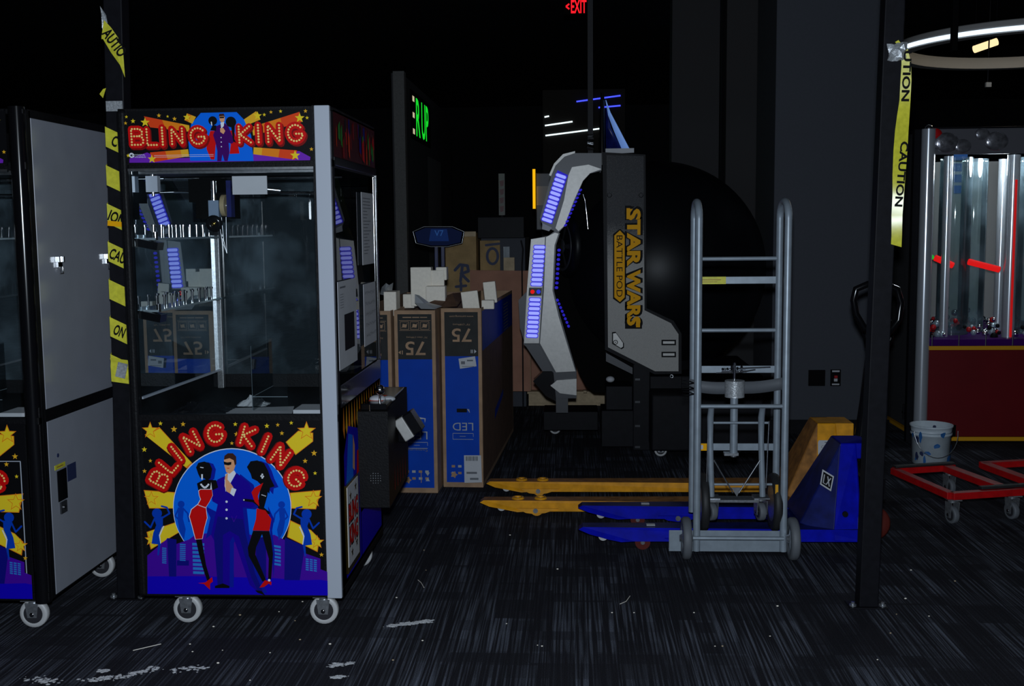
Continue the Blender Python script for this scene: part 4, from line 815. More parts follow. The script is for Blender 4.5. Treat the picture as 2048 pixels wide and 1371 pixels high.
m=MB(); b_=P(1181,300,9.3); m.box((b_[0]-.022,9.3,1.3),(b_[0]+.022,9.344,4.3),'wall_mid'); tp=solo(m,'hanging_pole','thin dark grey pole hanging from the ceiling above the pod machine','pole')
m=MB(); rr=random.Random(8); L=[];R=[]
for i in range(10): zz=P(1181,268+i*3.6,9.28)[2]; L.append((b_[0]-.026+rr.uniform(-.004,.004),9.285-rr.random()*.02,zz)); R.append((b_[0]+.026,9.285-rr.random()*.02,zz))
m.strip(L,R,'chrome',False); solo(m,'foil_wrap','crumpled shiny foil wrap low on the thin hanging pole','tape',solid=.001)
# far white cabinets
def farbox(nm,label,px0,py0,px1,py1,Y,mm,d=.5,cat='cabinet'):
    m=MB(); A_=P(px0,py1,Y);B_=P(px1,py0,Y); m.box((A_[0],Y,max(0,A_[2])),(B_[0],Y+d,B_[2]),mm); return solo(m,nm,label,cat,bevel=.01)
farbox('storage_cabinet','upper pale grey cabinet below the tiny EXIT sign',1476,265,1514,295,13.,'far_white')
farbox('storage_cabinet','tall pale grey cabinet under the upper one by the grey pillar',1472,298,1514,372,13.,'far_white')
m=MB(); A_=P(1454,1100,12.6);B_=P(1514,371,12.6); m.box((A_[0],12.6,0),(B_[0],13.9,B_[2]),'silver_dark'); m.box((A_[0],12.59,B_[2]-.9),(B_[0],12.6,B_[2]),'far_white'); solo(m,'counter_base','pale counter block with red brown marks right of the black dome','counter')
for i,(px,y0_,y1_) in enumerate(((1478,385,470),(1494,402,475),(1499,395,490),(1512,430,520))):
    m=MB(); A_=P(px,y1_,12.5);B_=P(px+3,y0_,12.5); m.box((A_[0],12.5,A_[2]),(B_[0],12.53,B_[2]),'red_wheel'); m.box((A_[0]+.003,12.503,0),(B_[0]-.003,12.527,A_[2]),'red_wheel'); solo(m,'red_stick',['shortest','second','third','rightmost'][i]+' thin red brown stick standing before the pale counter','stick','red sticks by the counter')
# ================================================================== POD MACHINE
t=thing('pod_simulator','large black and silver dome shaped arcade pod with STAR WARS side lettering and blue lights','arcade machine',(.5,8.0,0))
pod=t
def prz(pts,Y,d,mm,name,parent=None,bevel=.004,label=None,side=None,seg=2):
    m=MB(); m.prism([PZ(*p,Y) for p in pts],Y,Y+d,mm,sidem=side); return m.build(name,parent or t,bevel,label=label,segs=seg)
# dome
m=MB(); cx,cy,cz=.62,8.12,1.20; r=.775; prof=[(r*math.sin(a_),r*math.cos(a_)) for a_ in [PI*i/40 for i in range(0,33)]]
m.lathe([(max(.001,a_),b_) for a_,b_ in prof],(cx,cy,cz),(0,0,1),'pod_black',64); m.cyl((cx,cy,.44),(cx,cy,cz-.60),.40,'black_metal',40); m.build('dome',t,label='glossy black dome')
# black body behind side board
prz([(1208,304),(1290,308),(1295,612),(1300,640),(1300,780),(1210,785),(1188,784),(1172,772),(1158,745),(1128,660),(1110,580),(1120,470),(1150,400),(1180,350)],7.70,.5,'black_soft','pod_body',bevel=.03,seg=4)
# side board
prz([(1205,304),(1291,309),(1293,616),(1347,641),(1363,667),(1363,747),(1309,748),(1210,699)],7.33,.05,'black_metal','side_board_backing')
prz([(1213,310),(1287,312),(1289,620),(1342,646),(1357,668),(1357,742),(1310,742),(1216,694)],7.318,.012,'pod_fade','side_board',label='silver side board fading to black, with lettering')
Yl=7.317
m=MB(); a=Art(m,(0,Yl,0),(1,0,0),(0,0,1),(0,-1,0))
def swords(txt,px,py,wpx,hpx,mm,off):
    c_=PZ(px,py,Yl); s_=7.317/FPX; a.text(txt,c_,wpx*s_,hpx*s_,mm,-PI/2,off)
s_=Yl/FPX
for txt,cy_,w_ in (('STAR',475,124),('WARS',595,122)):
    c_=PZ(1267.5,cy_,Yl); a.text(txt,c_,w_*s_,36*s_,'ink',-PI/2,.08); a.k=2
def bar(px0,py0,px1,py1,mm): a.poly([PZ(px0,py0,Yl),PZ(px1,py0,Yl),PZ(px1,py1,Yl),PZ(px0,py1,Yl)],mm)
bar(1250,411,1263,440,'ink'); bar(1250,640,1284,657,'ink'); a.k=3
for txt,cy_,w_ in (('STAR',475,114),('WARS',595,112)):
    c_=PZ(1267.5,cy_,Yl); a.text(txt,c_,w_*s_,27*s_,'orange_print',-PI/2,.045)
bar(1253,416,1260,438,'orange_print'); bar(1272,636,1280,654,'orange_print')
hx=[(1240,457),(1252,468),(1252,597),(1240,607),(1226,597),(1226,468)]; a.k=3.6
a.poly([PZ(*p,Yl) for p in hx],'ink'); a.k=4; a.poly([PZ(1239+(p[0]-1239)*.8,532+(p[1]-532)*.955,Yl) for p in hx],'orange_print'); a.k=5
c_=PZ(1239,532,Yl); a.text('BATTLE POD',c_,122*s_,12*s_,'ink',-PI/2,.0); m.build('side_lettering',t,label='orange STAR WARS BATTLE POD lettering')
m=MB(); a=Art(m,(0,Yl,0),(1,0,0),(0,0,1),(0,-1,0))
q=[(1224,664),(1231,663),(1248,686),(1248,695),(1243,698),(1224,687)]; a.poly([PZ(*p,Yl) for p in q],'ink'); a.k=2; a.poly([PZ(1236+(p[0]-1236)*.82,681+(p[1]-681)*.85,Yl) for p in q],'silver_panel'); a.k=3; c_=PZ(1231,684,Yl); a.circ(c_,.016,'ink',16); a.k=4; a.circ(c_,.011,'silver_panel',16); a.k=5; a.circ(c_,.004,'ink',8); m.build('hinge_graphic',t)
for yy in (685,709):
    m=MB(); a=Art(m,(0,Yl,0),(1,0,0),(0,0,1),(0,-1,0)); a.k=1; a.poly([PZ(*p,Yl) for p in ((1323,yy-6),(1352,yy-6),(1352,yy+5),(1323,yy+5))],'ink'); a.k=2; a.poly([PZ(*p,Yl) for p in ((1326,yy-3),(1349,yy-3),(1349,yy+2),(1326,yy+2))],'silver_panel'); m.build('slot_graphic',t)
for px,py in ((1219,390),(1282,390)):
    c_=P(px,py,7.318); m=MB(); m.lathe([(.012,0),(.012,.004),(.016,.004),(.016,0)],c_,(0,-1,0),'black_gloss',12); m.build('screw_cap',t)
c_=P(1343,752,7.33); m=MB(); m.lathe([(.006,0),(.008,.008),(.013,.008),(.014,0)],c_,(0,-1,0),'steel',14); m.build('eye_bolt',t)
# C-shaped entrance frame
Yf=7.40
upper=[(1203,306),(1148,306),(1128,313),(1113,328),(1104,346),(1080,435),(1086,452),(1117,465),(1129,452),(1150,400),(1166,362),(1180,347),(1203,341)]
prz(upper,Yf,.20,'silver_dark','frame_arm',bevel=.012,seg=3,label='dark upper arm of the entrance frame')
prz([(1144,334),(1177,329),(1203,338),(1180,346),(1166,361),(1148,400),(1129,451),(1117,462),(1111,456),(1128,400),(1137,350)],Yf-.012,.014,'silver_panel','frame_facing',bevel=.004)
prz([(1150,302),(1126,308),(1108,327),(1098,350),(1102,352),(1111,331),(1129,313),(1150,306)],Yf-.02,.03,'silver_panel','edge_highlight',bevel=.003)  # thin silver strip stands in for the highlight along the arm's outer curve
lower=[(1064,478),(1097,471),(1109,462),(1120,466),(1112,490),(1108,581),(1120,630),(1153,742),(1153,796),(1112,796),(1107,745),(1047,688),(1054,577)]
prz(lower,Yf,.20,'silver_dark','frame_arm',bevel=.012,seg=3,label='lower arm of the entrance frame')
prz([(1092,474),(1110,465),(1117,467),(1109,490),(1105,581),(1117,632),(1151,742),(1112,744),(1080,686),(1088,580)],Yf-.012,.014,'silver_panel','frame_facing',bevel=.004)
prz([(1062,478),(1090,474),(1084,585),(1078,686),(1048,686),(1054,578)],Yf-.014,.016,'silver_panel','light_column',bevel=.003)
prz([(1049,688),(1078,688),(1107,742),(1085,742)],Yf-.012,.014,'silver_dark','frame_knee',bevel=.003)
prz([(1066,762),(1086,743),(1110,743),(1112,802),(1092,792)],Yf+.02,.14,'black_gloss','foot_guard',bevel=.01)
prz([(1101,771),(1114,760),(1153,757),(1153,790),(1120,786)],Yf-.02,.03,'silver_panel','knee_cap',bevel=.008)
prz([(1112,796),(1136,796),(1136,825),(1112,825)],Yf+.03,.06,'silver_dark','support_post',bevel=.002)
prz([(1037,600),(1056,580),(1056,690),(1050,688),(1040,655)],Yf+.05,.10,'silver_dark','outer_fin',bevel=.006)
prz([(1085,446),(1104,455),(1098,462),(1084,458)],Yf-.01,.02,'paper','hinge_cover',bevel=.002)
def pills(n,c0,c1,wpx,hpx,rot,Y,name='light_bar',mm='led_core'):
    for i in range(n):
        f_=i/(n-1); px=c0[0]+(c1[0]-c0[0])*f_; py=c0[1]+(c1[1]-c0[1])*f_
        rr_=hpx/2; seg=[]; ca,sa=math.cos(rot),math.sin(rot)
        for k_ in range(8): t_=-PI/2+PI*k_/7; seg.append((wpx/2-rr_+rr_*math.cos(t_),rr_*math.sin(t_)))
        for k_ in range(8): t_=PI/2+PI*k_/7; seg.append((-wpx/2+rr_+rr_*math.cos(t_),rr_*math.sin(t_)))
        q=[PZ(px+x_*ca-y_*sa,py+x_*sa+y_*ca,Y) for x_,y_ in seg]; m=MB(); m.prism(q,Y,Y+.012,mm)
        if mm=='led_core': q=[PZ(px+x_*1.14*ca-y_*1.45*sa,py+x_*1.14*sa+y_*1.45*ca,Y+.004) for x_,y_ in seg]; m.prism(q,Y+.004,Y+.012,'led_halo')  # wider glowing prism puts the bar's blue halo into the mesh
        m.build(name,pod)
prz([(1115,340),(1136,350),(1104,448),(1082,440)],Yf-.016,.006,'led_deep','light_backing',bevel=0)
pills(11,(1122,352),(1094,440),21,6.2,.33,Yf-.024)
pills(9,(1079,494),(1073,568),22,6.2,.02,Yf-.024); pills(9,(1070,599),(1064,671),22,6.2,.03,Yf-.024)
prz([(1058,575),(1084,575),(1083,591),(1057,591)],Yf-.02,.01,'black_gloss','button_plate',bevel=.002)
for px,mm,lb in ((1065,'red_glow','red round button'),(1077,'blue_button','blue round button')):
    c_=P(px,583,Yf-.02); m=MB(); m.cyl(c_,(c_[0],c_[1]-.012,c_[2]),.014,mm,16); m.build('button',t,label=lb)
pills(10,(1161,380),(1131,450),7,4.2,-.6,Yf-.02,'side_light','led_deep'); pills(9,(1118,500),(1113,575),7,5.5,0,Yf-.02,'side_light','led_deep'); pills(8,(1115,600),(1137,652),6,5,.9,Yf-.02,'side_light','led_deep')
# door disc with cog emblem
c_=P(1124,492,7.56); ax=Vector((-.92,-.38,0)).normalized(); m=MB(); m.lathe([(.001,.0),(.17,.0),(.20,-.01),(.215,-.03),(.215,-.05)],c_,ax,'pod_black',48)
m.lathe([(.150,.0),(.150,.004),(.170,.004),(.170,0)],c_,ax,'silver_dark',48); m.lathe([(.001,.004),(.05,.004),(.05,0)],c_,ax,'silver_dark',20)
tv=Vector((ax.y,-ax.x,0))
for k_ in range(6):
    t_=k_*PI/3; d_=tv*math.cos(t_)+Vector((0,0,1))*math.sin(t_); e_=ax.cross(d_); q=[Vector(c_)+ax*.004+d_*a_+e_*b_ for a_,b_ in ((.05,-.010),(.150,-.018),(.150,.018),(.05,.010))]; m.poly(q,'silver_dark')
m.build('emblem_disc',t,label='dim round cog emblem')
m=MB(); m.tube([P(1166,388,7.50),P(1170,400,7.50),P(1173,425,7.50),P(1176,458,7.50)],.004,'chrome',6); m.build('door_handle',t)
# top edge, visor, bracket
m=MB(); m.tube([P(1205,186,7.42),P(1204,240,7.42),P(1204,330,7.42)],[.012,.018,.02],'black_gloss',12); m.build('mast',t,label='glossy black mast')
m=MB(); L=[P(1211,200,7.44),P(1216,230,7.44),P(1228,262,7.44),P(1243,297,7.44)]; R=[P(1211,200,7.40),P(1220,225,7.40),P(1236,255,7.40),P(1258,297,7.40)]
m.strip(L,R,'visor_blue'); L2=[(v[0]-.0,v[1],v[2]) for v in L]; m.strip([P(1211,230,7.45),P(1211,255,7.45),P(1212,297,7.45)],[P(1212,215,7.445),P(1222,255,7.445),P(1243,297,7.445)],'jack_blue_top'); m.build('visor_fin',t,solid=.004,label='pale blue lit curved fin')
prz([(1211,297),(1268,296),(1268,305),(1211,308)],7.38,.02,'paper','top_bracket',bevel=.001)
# base
def bx(px0,py0,px1,py1,Y,d,mm,name,bev=.004): 
    A_=P(px0,py1,Y);B_=P(px1,py0,Y); m=MB(); m.box((A_[0],Y,A_[2]),(B_[0],Y+d,B_[2]),mm); return m.build(name,pod,bev)
bx(1203,821,1268,893,7.36,.3,'black_metal','base_box'); bx(1087,823,1196,860,7.66,.3,'black_metal','base_step'); bx(1212,772,1265,822,7.42,.3,'black_metal','base_box')
bx(1266,728,1300,900,7.345,.02,'black_metal','column_strut'); prz([(1212,705),(1265,735),(1265,748),(1212,722)],7.36,.05,'silver_dark','brace_bar')
m=MB(); A_=P(1300,1000,7.42); m.box((A_[0],7.42,.062),(1.28,8.6,.50),'black_metal'); m.box((P(1303,900,7.08)[0],7.08,.055),(1.22,7.42,.42),'black_metal'); m.build('base_box',t,.01)
bx(1300,752,1364,806,7.40,.2,'black_metal','skirt_panel')
for yy in (758,803,851,893):
    m=MB(); A_=P(1270,yy+3,7.343);B_=P(1280,yy-3,7.343); m.box((A_[0],7.338,A_[2]+.003),(B_[0],7.343,B_[2]-.004),'silver_dark'); m.build('bracket',t)
c_=P(1221,760,7.4); m=MB(); m.sphere((c_[0],7.45,c_[2]),.03,'paper',12,8,(1,1,.7)); m.build('knob',t)
for px,py in ((1322,914),(1110,869),(1480,905)):
    d=CR@Vector(((px-1024)/FPX,-(py-685.5)/FPX,-1.0)); t_=-CH/d.z; caster(t,d.x*t_,d.y*t_+.04,0,.042,'wheel_white',0,.10)
m=MB(); A_=P(1495,876,7.4);B_=P(1518,854,7.4); m.box((A_[0],7.415,A_[2]),(B_[0],7.419,B_[2]),'paper'); m.box((A_[0],7.414,B_[2]-.012),(B_[0],7.415,B_[2]-.002),'orange_print'); a=Art(m,(0,7.4145,0),(1,0,0),(0,0,1),(0,-1,0)); 
for k_ in range(4): a.line((A_[0]+.01,A_[2]+.012+k_*.011),(B_[0]-.01,A_[2]+.012+k_*.011),.003,'ink_soft')
m.build('warning_label',t,label='small white label with orange top')
# ================================================================== HAND TRUCK
t=thing('hand_truck','tall grey tubular convertible hand truck standing upright in front of the pallet trucks','hand truck',(.755,5.0,0)); ht=t
def px5(px,py,Y=5.0): return P(px,py,Y)
xl,xr=.560,.952; yf,yb=4.95,5.15; zt=1.60; R_=.011
for xx,nm in ((xl,'left'),(xr,'right')):
    arc=[(xx,(yf+yb)/2+(yb-yf)/2*math.cos(a_),zt-.06+.075*math.sin(a_)) for a_ in [PI*i/12 for i in range(13)]]
    pts=[(xx,yb,.16)]+arc[0:1]+arc[1:]+[(xx,yf,.12),(xx,yf,.03)]
    m=MB(); m.tube(pts,.0165,'grey_paint',14); m.build('side_rail',t)
def rung(py,Y,flat=None,mm='grey_paint',name='cross_bar',x0=xl,x1=xr):
    z_=P(1470,py,Y)[2]; m=MB()
    if flat: m.box((x0,Y-.004,z_-flat/2),(x1,Y+.004,z_+flat/2),mm)
    else: m.tube([(x0,Y,z_),(x1,Y,z_)],.0095,mm,10)
    return m.build(name,ht,.001 if flat else 0),z_
rung(517,5.15); rung(660,5.15); rung(812,4.95)
_,z1=rung(560,5.15,.033,name='flat_bar'); _,z2=rung(738,5.15,.033,name='flat_bar'); _,z3=rung(893,5.15,.033,name='flat_bar')
m=MB(); m.box((P(1395,560,5.14)[0],5.142,z1-.017),(P(1452,560,5.14)[0],5.145,z1+.017),'tape_yellow'); a=Art(m,(0,5.1415,0),(1,0,0),(0,0,1),(0,-1,0)); a.line((P(1400,0,5.14)[0],z1+.003),(P(1448,0,5.14)[0],z1+.003),.003,'yellow_worn'); a.line((P(1400,0,5.14)[0],z1-.007),(P(1440,0,5.14)[0],z1-.007),.002,'yellow_worn'); m.build('yellow_label',t,label='yellow warning label')
m=MB(); m.box((P(1396,0,5.14)[0],5.142,z3-.017),(P(1425,0,5.14)[0],5.145,z3+.017),'orange_print'); m.box((P(1401,0,5.14)[0],5.1405,z3-.010),(P(1414,0,5.14)[0],5.142,z3+.010),'paper'); m.build('orange_label',t,label='orange warning label')
# centre strap reel cylinder
cx=P(1469,800,5.05)[0]; za=P(1469,905,5.05)[2]; zb_=P(1469,790,5.05)[2]
m=MB(); m.cyl((cx,5.06,za),(cx,5.06,zb_),.018,'grey_paint',18); m.cyl((cx,5.06,zb_),(cx,5.06,zb_+.15),.006,'chrome',10); m.build('jack_tube',t)
zs=P(1469,780,5.0)[2]; m=MB(); m.cyl((cx,5.05,zs-.038),(cx,5.05,zs+.038),.045,'duct_tape',24); m.build('strap_roll',t,.004,label='rolled grey webbing strap')
m=MB(); 
for side in (-1,1):
    x_e=xl-.02 if side<0 else xr+.03; L=[];R=[]
    for i in range(9):
        f_=i/8; xx=cx+(x_e-cx)*f_; zz=zs+.004+(.012 if side>0 else .004)*f_-.01*math.sin(PI*f_); yy=5.06+.06*math.sin(PI*f_*.5)
        L.append((xx,yy,zz+.028)); R.append((xx,yy,zz-.028))
    m.strip(L,R,'strap_mat' if 'strap_mat' in M else 'rubber_grey')
m.build('strap',t,solid=.002)
m=MB(); zr=P(1469,738,5.1)[2]; m.box((cx-.055,5.09,zr-.012),(cx+.06,5.125,zr-.004),'chrome'); m.cyl((cx,5.10,zr-.02),(cx,5.10,zr+.018),.012,'black_metal',12)
rr=random.Random(11)
for i in range(9): m.sphere((cx-.05+i*.011,5.09+rr.uniform(-.01,.01),zr+rr.uniform(-.01,.012)),.006,'chrome' if i%2 else 'black_metal',8,6)
m.tube([(cx+.02,5.10,zr+.004),(cx+.17,5.10,zr+.010)],.003,'chrome',6); m.tube([(cx-.08,5.09,zr-.016),(cx+.02,5.09,zr-.014),(cx+.10,5.09,zr+.0)],.003,'chrome',6); m.build('ratchet',t,label='small chrome ratchet mechanism')
m=MB(); m.box((cx-.045,5.04,za-.012),(cx+.02,5.08,za),'zinc'); m.cyl((cx,5.06,za-.02),(cx,5.06,za-.005),.014,'zinc',10); m.build('foot_bracket',t)
# inner lower frame
Yi=5.0
for px in (1421,1523):
    A_=P(px,812,Yi);B_=P(px+(2 if px<1470 else 2),992,Yi); m=MB(); m.tube([(A_[0],Yi-.03,A_[2]),(A_[0],Yi-.0,A_[2]-.05),(A_[0],Yi,A_[2]-.15),(B_[0],Yi,B_[2])],[.013,.015,.013,.014],'grey_paint',12); m.build('inner_strut',t)
for py,x0_,x1_,r_2 in ((845,1425,1538,.006),(968,1425,1545,.006)):
    A_=P(x0_,py,Yi+.02);B_=P(x1_,py,Yi+.02); m=MB(); m.tube([A_,B_],r_2,'grey_paint',8); m.build('inner_bar',t)
for a_,b_ in (((1428,920),(1466,985)),((1520,920),(1478,985)),((1416,860),(1413,975)),((1538,842),(1532,975))):
    m=MB(); m.tube([P(*a_,Yi-.01),P(*b_,Yi-.01)],.0032,'steel',6); m.build('brace_rod',t)
m=MB(); m.prism([PZ(*p,Yi-.012) for p in ((1463,975),(1482,975),(1474,993))],Yi-.012,Yi-.006,'steel'); m.box((P(1416,0,Yi)[0],Yi-.03,P(0,995,Yi)[2]),(P(1530,0,Yi)[0],Yi+.05,P(0,991,Yi)[2]+.002),'zinc'); m.build('caster_plate',t)
for px in (1424,1523):
    A_=P(px,992,Yi+.0); c=caster(t,A_[0],Yi+.02,P(px,1042,Yi)[2],.042,'rubber_grey',PI/2-.35 if px<1470 else PI/2-.2,A_[2]-.004)
for px in (1406,1548):
    A_=P(px,1003,5.06); m=MB(); m.lathe([(0,-.014),(.085,-.014),(.10,-.018),(.128,-.018),(.134,-.008),(.134,.008),(.128,.018),(.10,.018),(.085,.014),(0,.014)],(A_[0],5.06+.0,A_[2]+.0),(1,0,0),'rubber_black',36); m.lathe([(0,-.019),(.04,-.019),(.09,-.015)],(A_[0],5.06,A_[2]),(1,0,0),'zinc',24); m.lathe([(.09,.015),(.04,.019),(0,.019)],(A_[0],5.06,A_[2]),(1,0,0),'zinc',24); m.build('stair_wheel',t)
A_=P(1552,977,4.96); m=MB(); m.box((A_[0]-.005,4.948,A_[2]-.022),(A_[0]+.008,4.952,A_[2]+.022),'yellow_trim'); m.build('yellow_sticker',t)
# main wheels + axle
for px,s_ in ((1371,-1),(1583,1)):
    A_=P(px,1072,4.95); c_=(A_[0],4.922,.097); m=MB(); m.lathe([(.0,-.012),(.055,-.012),(.060,-.019),(.090,-.019),(.0965,-.010),(.0965,.010),(.090,.019),(.060,.019),(.055,.012),(0,.012)],c_,(1,0,0),'rubber_grey',36); m.lathe([(0,-.030),(.014,-.030),(.02,-.018),(.054,-.0135)],c_,(1,0,0),'zinc',24); m.lathe([(.054,.0135),(.02,.018),(.014,.030),(0,.030)],c_,(1,0,0),'zinc',24); m.build('main_wheel',t)
m=MB(); m.tube([(P(1371,0,4.95)[0],4.922,.097),(P(1583,0,4.95)[0],4.922,.097)],.009,'grey_paint',10); m.build('axle',t)
m=MB(); m.box((.437,4.972,.020),(.950,4.978,.118),'grey_paint'); m.box((.437,4.978,.020),(.950,5.005,.026),'grey_paint'); m.build('toe_plate',t,.001)
m=MB(); m.tube([P(1573,1050,4.95),P(1574,720,4.95),P(1577,712,4.95),P(1579,702,4.95),P(1575,695,4.95),P(1570,700,4.95),P(1572,712,4.95),P(1574,720,4.95)],.0035,'zinc',6); m.build('release_rod',t)
m=MB(); rr=random.Random(6)
for i in range(3): c_=P(1379,765+i*11,5.0); m.tube([(c_[0]-.03,5.0,c_[2]+.01),(c_[0]+.0,4.97,c_[2]+.012),(c_[0]+.02,5.0,c_[2]),(c_[0]-.01,5.02,c_[2]-.01),(c_[0]-.035,5.0,c_[2]-.004)],.002,'black_metal',5)
m.build('wire_tie',t)
# ================================================================== PALLET TRUCKS
def pallet_truck(nm,label,x0,x1,ya,yb_,fw,zt,zb,side,top,rollers):
    """forks along x from tip x0 to heel x1; near fork starts at ya, far fork at yb_"""
    t=thing(nm,label,'pallet truck',((x0+x1)/2,(ya+yb_+fw)/2,0)); hh=zt-zb
    for y_ in (ya,yb_):
        m=MB(); tip=.14
        pl=[(x0,zt-.016),(x0+.02,zt-.002),(x1,zt),(x1,zb),(x0+.26,zb-.004),(x0+.20,zb-.008),(x0+tip,zb+.004),(x0+.05,zt-.034)]
        # plan taper at the tip
        n=len(pl); 
        def yy(px_,s_): f_=max(0,1-(px_-x0)/tip); return (y_+fw*.28*f_) if s_==0 else (y_+fw-fw*.28*f_)
        vs=[(p[0],yy(p[0],0),p[1]) for p in pl]+[(p[0],yy(p[0],1),p[1]) for p in pl]
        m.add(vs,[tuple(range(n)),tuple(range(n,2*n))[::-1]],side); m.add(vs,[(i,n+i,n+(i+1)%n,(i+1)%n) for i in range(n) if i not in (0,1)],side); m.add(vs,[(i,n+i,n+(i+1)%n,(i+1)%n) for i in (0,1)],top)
        fk=m.build('fork',t,.004)
        m=MB(); m.cyl((x0+.115,y_+fw*.2,zb+.012),(x0+.115,y_+fw*.8,zb+.012),.022,'wheel_white',16); m.build('entry_roller',fk)
        m=MB(); wz=.036; m.cyl((x0+.30,y_+.03,wz),(x0+.30,y_+fw-.03,wz),.036,'red_wheel' if rollers else 'yellow_paint',20); m.cyl((x0+.30,y_+.022,wz),(x0+.30,y_+fw-.022,wz),.010,'steel',12); m.build('load_wheel',fk)
        m=MB(); xc=x0+(.50 if rollers else .295); m.prism([(xc-.10,zb+.012),(xc-.05,zb-.012),(xc,zb-.018),(xc+.05,zb-.012),(xc+.12,zb+.012)],y_-.002,y_+.006,side); m.cyl((xc,y_-.006,zb+.0),(xc,y_-.002,zb+.0),.013,'steel',14); m.build('pivot_lug',fk)
        if not rollers:
            for xx in (x0+.17,x0+.29): 
                m=MB(); m.lathe([(.018,0),(.018,.010),(.030,.010),(.034,0)],(xx+.03,y_+fw*.5,zt-.001),(0,0,1),side,18); m.build('top_lug',fk)
        else:
            m=MB(); m.box((x0+.32,y_+fw*.4,zt),(x0+.36,y_+fw*.6,zt+.003),'paper'); m.build('fork_sticker',fk)
    return t
bl=pallet_truck('pallet_truck','blue pallet truck with raised forks in front of the yellow one',.022,1.325,5.03,5.43,.145,.108,.052,'jack_blue','jack_blue_top',True)
def truck_body(t,x1,ya,ye,zt,side,top,w0,topx,arm,zb,dial=None):
    """tapered A-shaped housing at the heel, top block and pump"""
    ym=(ya+ye)/2; xa=x1-.20; 
    tw=.10
    m=MB(); 
    # side posts tapering inward toward the top
    for s_,yo in ((0,ya),(1,ye)):
        d=1 if s_==0 else -1; yt=ym-d*tw
        q=[(x1-w0,yo,zb),(x1,yo,zb),(x1,yo,zb+.05),(min(topx+.03,x1+.01),yt,zt),(topx-.10,yt,zt),(x1-w0,yo,zb+.05)]
        vs=q+[(p[0],p[1]+d*.02,p[2]) for p in q]; n=6; m.add(vs,[tuple(range(n)),tuple(range(n,2*n))[::-1]]+[(i,n+i,n+(i+1)%n,(i+1)%n) for i in range(n)],side)
    # sloping plate facing the forks
    A_=[(x1-w0-.14,ya+.10,zb+.06),(x1-w0-.14,ye-.10,zb+.06),(topx-.10,ym+tw,zt),(topx-.10,ym-tw,zt)]
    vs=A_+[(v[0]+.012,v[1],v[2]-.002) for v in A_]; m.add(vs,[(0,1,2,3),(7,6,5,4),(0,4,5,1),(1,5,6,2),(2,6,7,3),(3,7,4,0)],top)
    vs=[(x1-w0-.14,ya+.10,zb+.06),(topx-.10,ym-tw,zt),(x1-w0,ya,zb+.03),(x1-w0-.14,ya+.12,zb+.06),(topx-.09,ym-tw+.02,zt),(x1-w0+.01,ya+.02,zb+.03)]
    m.add(vs,[(0,2,1),(3,4,5),(0,1,4,3),(1,2,5,4),(2,0,3,5)],top)
    vs=[(x1-w0-.14,ye-.10,zb+.06),(topx-.10,ym+tw,zt),(x1-w0,ye,zb+.03),(x1-w0-.14,ye-.12,zb+.06),(topx-.09,ym+tw-.02,zt),(x1-w0+.01,ye-.02,zb+.03)]
    m.add(vs,[(0,1,2),(3,5,4),(0,3,4,1),(1,4,5,2),(2,5,3,0)],top)
    m.box((x1-w0-.15,ya+.02,zb),(x1-w0+.02,ye-.02,zb+.05),top)
    m.box((topx-.10,ym-tw,zt-.075),(topx+arm,ym+tw,zt),side)
    m.build('housing',t,.006)
    hx=topx+.065
    m=MB(); m.cyl((hx,ym,.16),(hx,ym,zt-.02),.035,'black_metal',20); m.box((hx-.05,ym-.06,.20),(hx+.06,ym+.06,.30),'black_metal'); m.cyl((hx-.04,ym-.05,zt-.03),(hx+.03,ym-.05,zt-.03),.02,'zinc',14); m.build('pump',t)
    for s_ in (-.055,.055):
        m=MB(); m.lathe([(0,-.022),(.05,-.022),(.075,-.024),(.085,-.016),(.085,.016),(.075,.024),(.05,.022),(0,.022)],(hx,ym+s_,.085),(0,1,0),'red_wheel' if side=='jack_blue' else 'rubber_black',28); m.cyl((hx,ym+s_-.026,.085),(hx,ym+s_+.026,.085),.015,'steel',12); m.build('steer_wheel',t)
truck_body(bl,1.325,5.03,5.575,.480,'jack_blue','jack_blue_top',.125,1.362,.04,.052)
m=MB(); q=[(1.16,5.135,.24),(1.245,5.185,.33),(1.235,5.185,.255),(1.155,5.135,.175)]
A_=[Vector(P(*p,5.10)) for p in ((1645,938),(1668,952),(1662,982),(1640,968))]; m.add([tuple(v) for v in A_]+[tuple(v+Vector((0,.002,0))) for v in A_],[(0,1,2,3),(7,6,5,4),(0,4,5,1),(1,5,6,2),(2,6,7,3),(3,7,4,0)],'paper')
c_=sum(A_,Vector())/4; B_=[c_+(v-c_)*.8-Vector((0,.001,0)) for v in A_]; m.add([tuple(v) for v in B_],[(0,1,2,3)],'ink'); C_=[c_+(v-c_)*.55-Vector((0,.002,0)) for v in A_]
m.tube([C_[0],C_[3],(C_[3]+C_[2])/2,C_[1]],.003,'paper',5); m.tube([(C_[0]+C_[1])/2,C_[2]],.003,'paper',5); m.build('maker_badge',bl,label='diamond shaped silver and black badge')
m=MB(); c_=P(1691,1028,5.02); m.cyl((c_[0],5.02,c_[2]),(c_[0],5.03,c_[2]),.013,'black_metal',12); m.build('bolt',bl)
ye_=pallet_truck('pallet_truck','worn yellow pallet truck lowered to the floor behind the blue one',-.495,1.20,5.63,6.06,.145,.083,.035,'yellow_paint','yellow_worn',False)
truck_body(ye_,1.375,5.63,6.205,.465,'yellow_paint','yellow_worn',.125,1.388,.09,.035)
